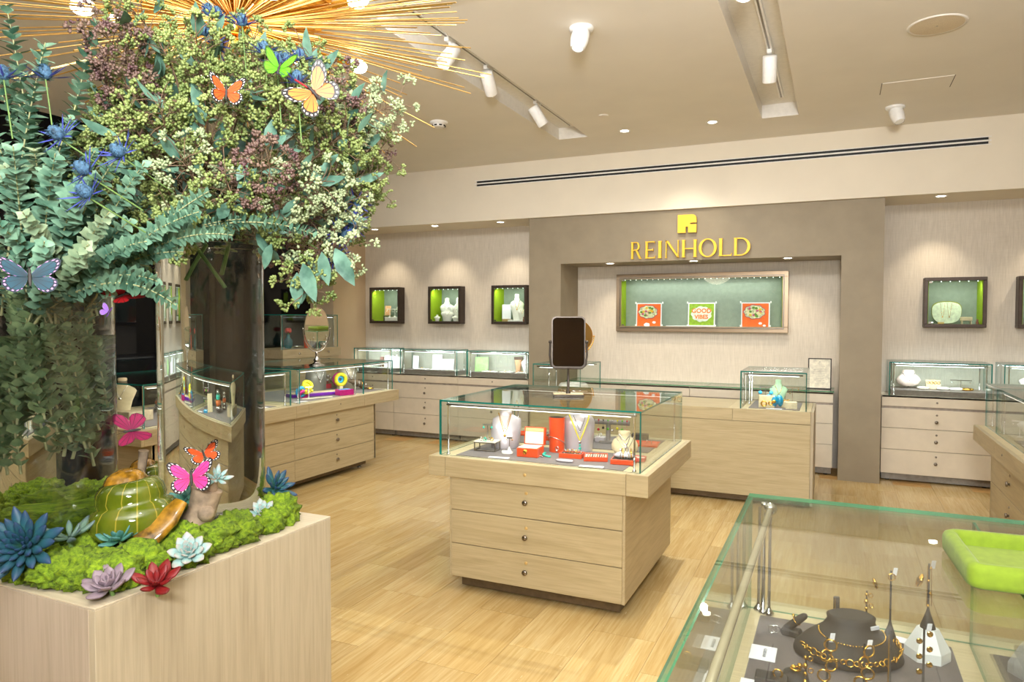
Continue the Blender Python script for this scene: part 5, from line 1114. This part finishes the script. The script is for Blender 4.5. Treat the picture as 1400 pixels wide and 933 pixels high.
for k in range(3):
    mb=MB(); leaf(mb,V((0,0,0)),V((0,0,1)),V((0,-1,.2)),.060+.012*k,.022+.004*k,.10,0,5,.12+.06*k); lm_.append(mb.mesh('gum_leaf',GUM))
BC=V((-1.53,1.50,1.93)); BR=random.Random(21)
def place_seed(tip,k,label,group):
    root=V((V2[0]+BR.uniform(-.05,.05),V2[1]+BR.uniform(-.05,.05),1.73)); d=tip-root
    if d.length<.16: root=tip-d.normalized()*.2
    L=.25; start=tip-d.normalized()*L
    t=thing('seeded_eucalyptus',label,'foliage',start,0,group); R=d.to_track_quat('Z','Y').to_matrix().to_4x4()@MX.Rotation(BR.uniform(0,6.28),4,'Z')
    s,b=PROTO[k]; inst('stem',s,t,R); o=inst('buds',b,t,R); o['kind']='stuff'
    for j in range(BR.randint(5,7)):
        u=BR.uniform(.25,.98); a=BR.uniform(0,6.28); M_=R@MX.Translation((0,0,L*u))@MX.Rotation(a,4,'Z')@MX.Rotation(BR.uniform(.5,1.5),4,'X')@MX.Translation((0,0,.02)); inst('leaf',lm_[BR.randrange(3)],t,M_)
N=64
for i in range(N):
    zz=1-1.75*(i+.5)/N; a=i*2.39996; rxy=math.sqrt(max(0,1-zz*zz)); v=V((rxy*math.cos(a),rxy*math.sin(a),zz))
    j=BR.uniform(.86,1.04); tip=BC+V((v.x*.43*j,v.y*.38*j,v.z*(.33 if v.z>0 else .30)*j))
    kk=(4 if BR.random()<.10 else BR.choice([0,1,2,3,0,1,3,0,1,5])); g='green' if kk in(0,1,3) else ('pale' if kk in(2,5) else 'russet')
    hz='right' if v.x*.91+v.y*.42>.3 else ('left' if v.x*.91+v.y*.42<-.3 else 'middle'); vt_='top' if v.z>.45 else ('underside' if v.z<-.25 else 'side'); fr='back' if v.y*.91-v.x*.42>.35 else 'front'
    zone='%s %s of the round bouquet, %s'%(fr,vt_,{'right':'to the right','left':'to the left','middle':'in the middle'}[hz])
    place_seed(tip,kk,'seeded eucalyptus with %s buds, %s'%(g,zone),'%s seeded eucalyptus, %s'%(g,zone))
place_seed(V((-1.20,1.43,1.60)),0,'seeded eucalyptus branch hanging lowest at the right of the bouquet',None); place_seed(V((-1.16,1.50,1.66)),5,'pale seeded branch drooping beside the lowest one',None); place_seed(V((-1.10,1.60,2.08)),5,'pale seeded branch reaching farthest right from the bouquet',None)
place_seed(V((-1.52,1.20,2.26)),1,'seeded branch standing up before the brass rods at the top left of the bouquet',None); place_seed(V((-1.55,1.16,2.20)),4,'russet seeded branch at the top left of the bouquet',None)
# big drooping leaves and stalks in the taller vase
for k,(p,d,L) in enumerate((((-1.235,1.40,1.61),(-.02,-.02,-1),.09),((-1.19,1.37,1.63),(.35,0,-1),.10),((-1.14,1.43,1.67),(.5,.1,-1),.105),((-1.165,1.41,1.66),(.1,.1,-1),.085),((-1.28,1.36,1.68),(-.5,0,-1),.07))):
    mb=MB(); leaf(mb,V((0,0,0)),V(d),V((.25,-1,.1)),L,L*.42,.08,0,5,.12); o=mb.build('gum_leaf',GUM,loc=p); tag(o,['long pointed leaf hanging lowest under the bouquet','broad leaf hanging just right of the lowest leaf','broad leaf hanging farthest right under the bouquet','leaf hanging in the middle of the group under the bouquet','leaf hanging beside the taller vase under the bouquet'][k],'leaf')
for k in range(3):
    a=k*2.1; p=V((V2[0]+.08*math.cos(a),V2[1]+.08*math.sin(a),1.78)); q=V((V2[0]+.05*math.cos(a+2),V2[1]+.05*math.sin(a+2),PZ+.72-.02*(k%3)))
    o=MB().tube([p-q,(0,0,0)],.0045,8).build('cut_stem',STG,loc=q); tag(o,'cut green stem dipping into the water of the taller vase','stem','cut stems in the taller vase')
# ---- thistles
THB=mat('thistle_blue','3a4390',.5,0,.25,40); THG=mat('thistle_core','3a5870',.7,0,.35,160,0,.6)
def thistle(p,label,group=None,s=1,up=(0,0,1),down=.14):
    t=thing('sea_holly',label,'flower',p,0,group); R=V(up).to_track_quat('Z','Y').to_matrix().to_4x4()@MX.Scale(s,4)
    mb=MB(); mb.lathe([(.0,-.012),(.011,-.008),(.0135,.002),(.010,.014),(.004,.020),(0,.021)],12,T=R)
    r=random.Random(int(p[0]*9999))
    for k in range(60):
        z=r.uniform(-.008,.018); a=r.uniform(0,6.28); q=.0125*math.sqrt(max(.1,1-((z-.003)/.019)**2)); c=V((q*math.cos(a),q*math.sin(a),z)); d=V((math.cos(a),math.sin(a),.5)).normalized(); o=d.orthogonal()*.0010
        mb.add([c-o,c+o,c+d*.0085],[(0,1,2)],0,False,R)
    mb.build('flower_head',THG,t)
    for k in range(12):
        a=2*PI*k/12+r.uniform(-.2,.2); l=MB(); leaf(l,V((.008*math.cos(a),.008*math.sin(a),-.008)),V((math.cos(a),math.sin(a),r.uniform(-.1,.55))),V((0,0,1)),r.uniform(.034,.052),.0052,.3,0,3,-.1); l.v=[tuple(R@V(q)) for q in l.v]; l.build('bract',THB,t)
    MB().tube([(0,0,-.008*s),(V((0,0,0))-V(up)*down)],.0017,6).build('stem',STG,t)
THI=[(-1.504,1.378,2.297),(-1.443,1.349,2.266),(-1.385,1.375,2.248),(-1.471,1.335,2.223),(-1.258,1.319,2.140),(-1.217,1.315,2.106),(-1.225,1.355,2.119),(-1.215,1.394,2.141),(-1.130,1.286,2.043),(-1.741,1.007,2.051),(-1.654,1.047,2.053),(-1.504,0.977,1.885),(-1.433,1.064,1.860),(-1.434,0.984,1.807),(-1.410,0.971,1.755),(-1.205,1.606,1.808),(-1.196,1.575,1.751),(-1.212,1.545,1.721),(-1.222,1.538,1.658),(-1.522,1.422,2.226)]
TL=['tallest blue sea holly, left of the pair before the chandelier','blue sea holly, right of the tall pair before the chandelier','single blue sea holly standing right of the tall pair','blue sea holly low at the left before the gold dish','blue sea holly with long bracts left of the green butterfly','blue sea holly just above the green butterfly','blue sea holly right behind the green butterfly','blue sea holly at the right with spiky bracts above the monarch','blue sea holly beside the wing of the large monarch','blue sea holly at the left edge of the picture','blue sea holly beside the tallest eucalyptus sprig','blue sea holly in the middle of the leafy sprigs','blue sea holly where leafy sprigs meet the berries','upper blue sea holly of the pair over the shorter vase','lower blue sea holly of the pair over the shorter vase','dark sea holly at the right side of the bouquet','dark sea holly below another at the right of the bouquet','dark sea holly under the right side of the bouquet','dark sea holly hanging lowest at the right of the bouquet','blue sea holly half hidden behind leaves under the gold dish']
for i,(p,l) in enumerate(zip(THI,TL)): thistle(p,l,None,1.0 if i<9 or i>14 else 1.08,(.05,-.15,1) if i<11 else ((-.1,-.9,.5) if i<15 else (.8,-.2,-.3)))
# ---- butterflies
def wingmat(name,c1,c2,dots='ffffff',border=.78,bc='120c0a'):
    q,t,b=base(name); uv=NN(t,'ShaderNodeUVMap'); sp=NN(t,'ShaderNodeSeparateXYZ'); t.links.new(uv.outputs[0],sp.inputs[0])
    def mth(op,a,bv=None,b2=None):
        n=NN(t,'ShaderNodeMath',operation=op); 
        for i,x in enumerate((a,bv,b2)):
            if x is None: continue
            if isinstance(x,(int,float)): n.inputs[i].default_value=x
            else: t.links.new(x,n.inputs[i])
        return n.outputs[0]
    u,v=sp.outputs[0],sp.outputs[1]
    fr=mth('FRACT',mth('MULTIPLY',u,5)); vein=mth('LESS_THAN',mth('ABSOLUTE',mth('SUBTRACT',fr,.5)),.44)
    inn=mth('LESS_THAN',v,border); mask=mth('MULTIPLY',vein,inn)
    c=mixc(t,c1,c2,v); c=mixc(t,bc,c,mask)
    fd=mth('FRACT',mth('MULTIPLY',u,10)); d=mth('MULTIPLY',mth('LESS_THAN',mth('ABSOLUTE',mth('SUBTRACT',fd,.5)),.22),mth('LESS_THAN',mth('ABSOLUTE',mth('SUBTRACT',v,.9)),.035))
    c=mixc(t,c,dots,d); t.links.new(c,b.inputs['Base Color']); b.inputs['Roughness'].default_value=.5; return q
def wing(pts,mtl,name,parent,T):
    """fan wing: pts outline (x outwards, y along body); uv.x along the outline, uv.y from root to rim"""
    n=len(pts); rings=6; vs=[];uvs=[];fs=[]
    for j in range(rings+1):
        s=.06+.94*j/rings
        for i,(x,y) in enumerate(pts): vs.append((x*s,y*s,.05*abs(x)*s*s)); uvs.append((i/(n-1),s))
    for j in range(rings):
        for i in range(n-1): fs.append((j*n+i,j*n+i+1,(j+1)*n+i+1,(j+1)*n+i))
    mb=MB().add(vs,fs,0,True,T); me=mb.mesh(name,mtl); ul=me.uv_layers.new(name='UVMap')
    for lp in me.loops: ul.data[lp.index].uv=uvs[lp.vertex_index]
    o=bpy.data.objects.new(name,me); COL.objects.link(o); o.parent=parent; return o
FW=[(.0,.006),(.012,.022),(.03,.036),(.046,.040),(.052,.034),(.050,.022),(.044,.010),(.034,.002),(.018,-.002)]
HW=[(.016,.0),(.034,-.002),(.043,-.010),(.044,-.022),(.036,-.034),(.024,-.038),(.012,-.030),(.004,-.014)]
def butterfly(p,label,mtl,normal,head,s=1,lift=.25,body=CHARC,mt2=None):
    t=thing('butterfly',label,'butterfly',p); n=V(normal).normalized(); h=V(head); h=(h-n*h.dot(n)).normalized(); x=h.cross(n)
    R=MX((x,h,n)).transposed().to_4x4()@MX.Scale(s,4)
    for sd in (1,-1):
        T=R@MX.Rotation(-lift*sd,4,'Y')@MX.Scale(sd,4,V((1,0,0))); wing(FW,mtl,'forewing',t,T@MX.Translation((.002,0,.001))); wing(HW,mt2 or mtl,'hindwing',t,T@MX.Translation((.002,0,0)))
    MB().tube([(0,-.020,0),(0,-.012,.001),(0,.004,.002),(0,.010,.002),(0,.014,.002),(0,.019,.002)],[.0015,.003,.0034,.0022,.0028,.001],8,T=R).tube([(.001,.018,.002),(.008,.034,.006)],.0005,4,T=R).tube([(-.001,.018,.002),(-.008,.034,.006)],.0005,4,T=R).build('body',body,t)
WO=wingmat('monarch_wing','c4621a','d67c2a','f6ead8'); WR=wingmat('red_monarch_wing','c4420e','d85414'); WB=wingmat('blue_wing','02202f','064458','c88ad0',.82,'06202c'); WP=wingmat('pink_wing','c8186e','dc3a92','f4e8f0',.82); WM=wingmat('magenta_wing','74083c','960c4c','74083a',.97); WRD=wingmat('red_wing','b81420','c81c24','d83030',.9); WL=wingmat('lime_wing','4e9a14','68b01e','3a7010',.9,'2a4a08'); WV=wingmat('violet_wing','7a30b0','9040c8','a060d0',.9)
CV=V((0,0,1.5))
def face(p,dx=0,dz=0): n=(CV-V(p)).normalized(); return (n.x+dx,n.y+dx*.4,n.z+dz)
butterfly((-1.492,.905,1.578),'large dark blue butterfly at the rim of the shorter vase',WB,face((-1.53,.9,1.58),0,.6),(.15,-.1,1),1.05,.15)
butterfly((-1.063,1.262,1.997),'large pale orange monarch butterfly at the top right of the bouquet',WO,face((-1.06,1.27,2.0),.1,.2),(-.55,-.2,.55),1.12,.15)
butterfly((-1.248,1.190,1.999),'smaller red orange monarch nestled in the berries',WR,face((-1.25,1.2,2.0),.1,.5),(.1,0,1),.85,.5)
butterfly((-1.455,1.262,1.097),'hot pink butterfly in front of the driftwood',WP,face((-1.47,1.27,1.09),-.1,.2),(-.1,0,1),1.05,.3)
butterfly((-1.536,1.374,1.128),'upper orange monarch hovering above the driftwood',WR,face((-1.53,1.37,1.13),0,.9),(-.2,-.1,1),.85,.2)
butterfly((-1.500,1.340,1.075),'lower orange monarch with folded wings on the driftwood',WR,(.5,-.5,.1),(-.5,.2,.6),.9,1.15)
butterfly((-1.668,1.261,1.199),'plain magenta butterfly in the gap between the vases',WM,face((-1.67,1.26,1.2),.1,1.1),(-.3,-.1,-.3),1.1,.2)
butterfly((-1.579,1.172,1.548),'red butterfly under the foliage between the vases',WRD,face((-1.58,1.17,1.55),0,1.6),(.3,.3,.6),1.0,.2)
butterfly((-1.164,1.265,2.064),'lime green butterfly beside the blue sea hollies',WL,face((-1.16,1.27,2.06),0,.7),(.2,.1,1),.85,.6)
butterfly((-1.62,1.168,1.510),'violet butterfly mostly hidden behind the shorter vase rim',WV,face((-1.62,1.17,1.51),-.6,.3),(.3,.1,.8),.4,.6)
o=MB().tube([(0,0,0),(-.012,-.004,.008),(-.03,-.008,.02)],.0022,6).build('clip_wire',mat('crimson_wire','a01828',.4),loc=(-1.085,1.27,2.012)); tag(o,'crimson wire stick holding the large monarch','wire')
# ---- snail
SNA=None
q,_t,_b=base('snail_glaze'); _v=coords(_t,(1,1,1),False); _n=noise(_t,_v,9,5,.5); _c=ramp(_t,_n,[(.3,'3c480c'),(.5,'566214'),(.7,'686820')])
_tc=NN(_t,'ShaderNodeTexCoord'); _sp=NN(_t,'ShaderNodeSeparateXYZ'); _t.links.new(_tc.outputs['Object'],_sp.inputs[0])
_at=NN(_t,'ShaderNodeMath',operation='ARCTAN2'); _t.links.new(_sp.outputs[1],_at.inputs[0]); _t.links.new(_sp.outputs[0],_at.inputs[1])
_ml=NN(_t,'ShaderNodeMath',operation='MULTIPLY'); _ml.inputs[1].default_value=2.2; _t.links.new(_at.outputs[0],_ml.inputs[0]); _si=NN(_t,'ShaderNodeMath',operation='FRACT'); _t.links.new(_ml.outputs[0],_si.inputs[0])
_gt=NN(_t,'ShaderNodeMath',operation='GREATER_THAN'); _gt.inputs[1].default_value=.93; _t.links.new(_si.outputs[0],_gt.inputs[0]); _c=mixc(_t,_c,'8f842c',_gt.outputs[0]); _t.links.new(_c,_b.inputs['Base Color']); _b.inputs['Roughness'].default_value=.08; _b.inputs['Coat Weight'].default_value=.6; SNA=q
TANG=mat('amber_glaze','7e5a18',.12,0,.35,45,.5); GOLDG=mat('mustard_brown_glaze','7c5a18',.15,0,.45,28,.4)
def snail(p,label,s,rz,full=True):
    t=thing('ceramic_snail',label,'snail ornament',p,rz); S=MX.Scale(s,4)@MX.Rotation(-.18,4,'Y')
    prof=[(.05,.0),(.092,.012),(.110,.04),(.107,.068),(.094,.088),(.080,.094),(.084,.106),(.079,.130),(.066,.146),(.052,.150)]
    MB().lathe(prof,40,T=S).build('shell',SNA,t); MB().lathe([(.052,.149),(.047,.158),(.040,.168),(.028,.176),(.014,.180),(.0,.181)],26,(-.008,0,0),T=S).build('shell_tip',TANG,t)
    if full:
        MB().tube([(.055,-.078,.02),(.085,-.060,.035),(.105,-.030,.065),(.118,.005,.10)],[.034,.037,.034,.02],14,T=MX.Scale(s,4),flat=.45).build('shell_lip',GOLDG,t)
snail((-1.575,1.205,PZ+.045),'large glossy green ceramic snail shell on the moss',.98,.25); snail((-1.865,1.475,PZ+.05),'second green ceramic snail half hidden behind the first',.7,.9,False)
# ---- driftwood and bone like branch
DW=mat('grey_driftwood','93806a',.75,0,.22,25,0,.5)
t=thing('driftwood','pale grey driftwood stump on the moss in front of the taller vase','driftwood',(-1.49,1.322,PZ+.02))
MB().tube([(-.035,-.03,-.015),(-.018,-.012,.03),(.0,0,.07),(.006,.005,.10),(.012,.01,.13)],[.045,.042,.036,.036,.038],14).ball((.03,-.012,.075),.022,10).ball((-.012,0,.135),.018,10).build('trunk',DW,t); MB().tube([(.012,.01,.12),(.028,.012,.145),(.036,.015,.162)],[.022,.014,.006],10).build('spur',DW,t)
t=thing('branch','pale forked branch standing behind the snail','driftwood',(-1.815,1.375,PZ+.10)); MB().tube([(-.06,0,-.08),(-.03,0,.0),(.0,0,.03),(.03,0,.05)],[.016,.013,.012,.010],10).tube([(.0,0,.03),(.035,0,.06),(.045,0,.12)],[.012,.011,.014],10).tube([(-.03,0,0),(-.06,0,.05)],[.012,.012],10).build('wood',DW,t)
# ---- succulents
def sucmat(name,ca,cb,cc):
    q,t,b=base(name); tc=NN(t,'ShaderNodeTexCoord'); sp=NN(t,'ShaderNodeSeparateXYZ'); t.links.new(tc.outputs['Generated'],sp.inputs[0])
    t.links.new(ramp(t,sp.outputs[1],[(0,ca),(.6,cb),(1,cc)]),b.inputs['Base Color']); b.inputs['Roughness'].default_value=.5; return q
def fleshy(L,W,th,mtl,point=1.0):
    rows=[(0,.35),(.2,.62),(.45,.92),(.65,1.0),(.82,.74),(.93,.38),(1,.03)]; mb=MB(); vs=[];fs=[]; n=8
    for u,w_ in rows:
        for k in range(n): a=2*PI*k/n; vs.append((W/2*w_*math.cos(a),L*u,th/2*(w_**.5)*math.sin(a)+.22*L*u*u))
    for i in range(len(rows)-1):
        for k in range(n): fs.append((i*n+k,i*n+(k+1)%n,(i+1)*n+(k+1)%n,(i+1)*n+k))
    return mb.add(vs,fs,0,True).mesh('succulent_leaf',mtl)
def rosette(p,label,mtl,rad,n,normal=(0,0,1),wr=.42,open_=1.25,rings=3,th=.18):
    t=thing('succulent',label,'succulent',p); R=V(normal).to_track_quat('Z','Y').to_matrix().to_4x4(); me=fleshy(1,wr,th,mtl)
    for i in range(n):
        u=(i+.5)/n; s=rad*(.42+.58*u); tilt=(1-u)*open_+.02
        inst('leaf',me,t,R@MX.Rotation(i*2.39996,4,'Z')@MX.Rotation(tilt,4,'X')@MX.Translation((0,rad*.06,0))@MX.Scale(s,4))
    MB().tube([(0,0,.0),(V((0,0,0))-V(normal).normalized()*rad*.5)],rad*.08,8).build('stem',STG,t); return t
S_T=sucmat('teal_succulent','3c6a44','245460','23355c'); S_G=sucmat('green_succulent','4a8068','4a8272','3f6e70'); S_L=sucmat('lavender_succulent','8a8078','8c7c86','7c6a72'); S_R=sucmat('red_succulent','540a0c','7c1012','640c10'); S_P=sucmat('pale_blue_succulent','8fb0ac','94b8b4','a89890'); S_GR=sucmat('grey_green_succulent','4c6458','5c7868','52606a')
rosette((-1.632,.965,PZ+.088),'big teal and blue succulent rosette facing sideways at the left','S' and S_T,.088,46,(.55,-.75,.45),.30,1.15)
rosette((-1.622,1.062,PZ+.08),'flat grey green succulent with pointed leaves left of the snail',S_GR,.075,9,(.0,-.2,1),.30,.5)
rosette((-1.535,1.125,PZ+.070),'grey green cupped succulent in front of the snail',S_G,.058,20,(.05,-.35,1),.58,1.25)
rosette((-1.400,1.000,PZ+.022),'dusty lavender echeveria on the pedestal edge',S_L,.058,20,(.1,-.45,1),.66,1.2)
rosette((-1.325+.0,1.055,PZ+.020),'dark red succulent on the pedestal edge',S_R,.062,14,(.25,-.3,1),.48,.9)
rosette((-1.355,1.165,PZ+.05),'pale blue green echeveria on the right corner moss',S_P,.050,24,(.5,-.55,.8),.56,1.2)
rosette((-1.455,1.500,PZ+.045),'small pale blue echeveria on the moss by the taller vase',S_P,.045,22,(.5,-.5,.8),.5,1.2)
rosette((-1.50,1.60,PZ+.09),'teal succulent peeping out right behind the taller vase',S_T,.065,22,(.8,-.1,.5),.34,1.1)
rosette((-1.455,1.342,PZ+.178),'small blue grey succulent on top of the driftwood',S_P,.040,16,(.6,-.4,.7),.34,1.2)
rosette((-1.53,1.30,PZ+.12),'dark teal succulent below the hot pink butterfly',S_G,.045,16,(.2,-.5,.8),.42,1.1)
rosette((-1.79,1.30,PZ+.09),'blue teal succulent seen between vase and snail tip',S_T,.05,16,(.3,-.6,.6),.34,1.1)
# ---------------------------------------------------------------- chandelier
t=thing('chandelier','large brass sunburst chandelier of thin rods above the flowers','chandelier',(-2.0,1.95,2.62),world=True)
c0=V((-2.0,1.95,2.56))
MB().lathe([(.0,-.075),(.02,-.072),(.028,-.062),(.0,-.05)],18,c0).lathe([(.045,-.05),(.05,-.045),(.05,.05),(.045,.055)],22,c0).build('hub',BRASS,t); MB().cyl(c0+V((0,0,.05)),(c0.x,c0.y,3.19),.014,n=12).lathe([(.07,.60),(.075,.605),(.075,.63)],22,c0).build('drop_rod',BRASS,t)
rod=MB().cyl((0,0,0),(0,0,1),.0030,.0022,n=6).mesh('rod',ROD); CR=random.Random(8)
for i in range(290):
    a=CR.uniform(0,2*PI); e=CR.gauss(.02,.26); e=max(-.5,min(.75,e)); L=CR.uniform(.62,.95)*(1-.25*abs(e)); d=V((math.cos(a)*math.cos(e),math.sin(a)*math.cos(e),math.sin(e)))
    M_=MX.Translation(c0+d*.045-V(t.location))@d.to_track_quat('Z','Y').to_matrix().to_4x4()@MX.Scale(L,4,V((0,0,1))); inst('rod',rod,t,M_)
dish=MB(); dv=[];df=[]; n=96
for j,(r,z) in enumerate(((.045,.20),(.16,.18),(.28,.13),(.36,.08))):
    for k in range(n): a=2*PI*k/n; q=r*(1+(.012 if k%2 else -.012)); dv.append((c0.x+q*math.cos(a),c0.y+q*math.sin(a),c0.z+z+(.006 if k%2 else -.004)))
for j in range(3):
    for k in range(n): df.append((j*n+k,j*n+(k+1)%n,(j+1)*n+(k+1)%n,(j+1)*n+k))
dish.add(dv,df,0,False).build('fluted_dish',mat('satin_brass','c4923c',.28,1,.05),t)
for k in range(8):
    a=k*PI/4+.25; d=V((math.cos(a),math.sin(a),-.12 if k%2 else .1)).normalized(); p=c0+d*.44
    s=MB().cyl(c0+d*.05,p-d*.05,.006,n=8).cyl(p-d*.06,p,.013,n=12).build('socket_arm',BRASS,t); MB().ball((0,0,0),.028,12,sz=1.35,T=MX.Translation(p+d*.036)@d.to_track_quat('Z','Y').to_matrix().to_4x4()).build('bulb',BULB,s)
l=bpy.data.lights.new('chandelier_glow','POINT'); l.energy=16; l.color=(1,.85,.62); l.shadow_soft_size=.3; o=bpy.data.objects.new('chandelier_glow',l); COL.objects.link(o); o.location=c0+V((0,0,-.16))
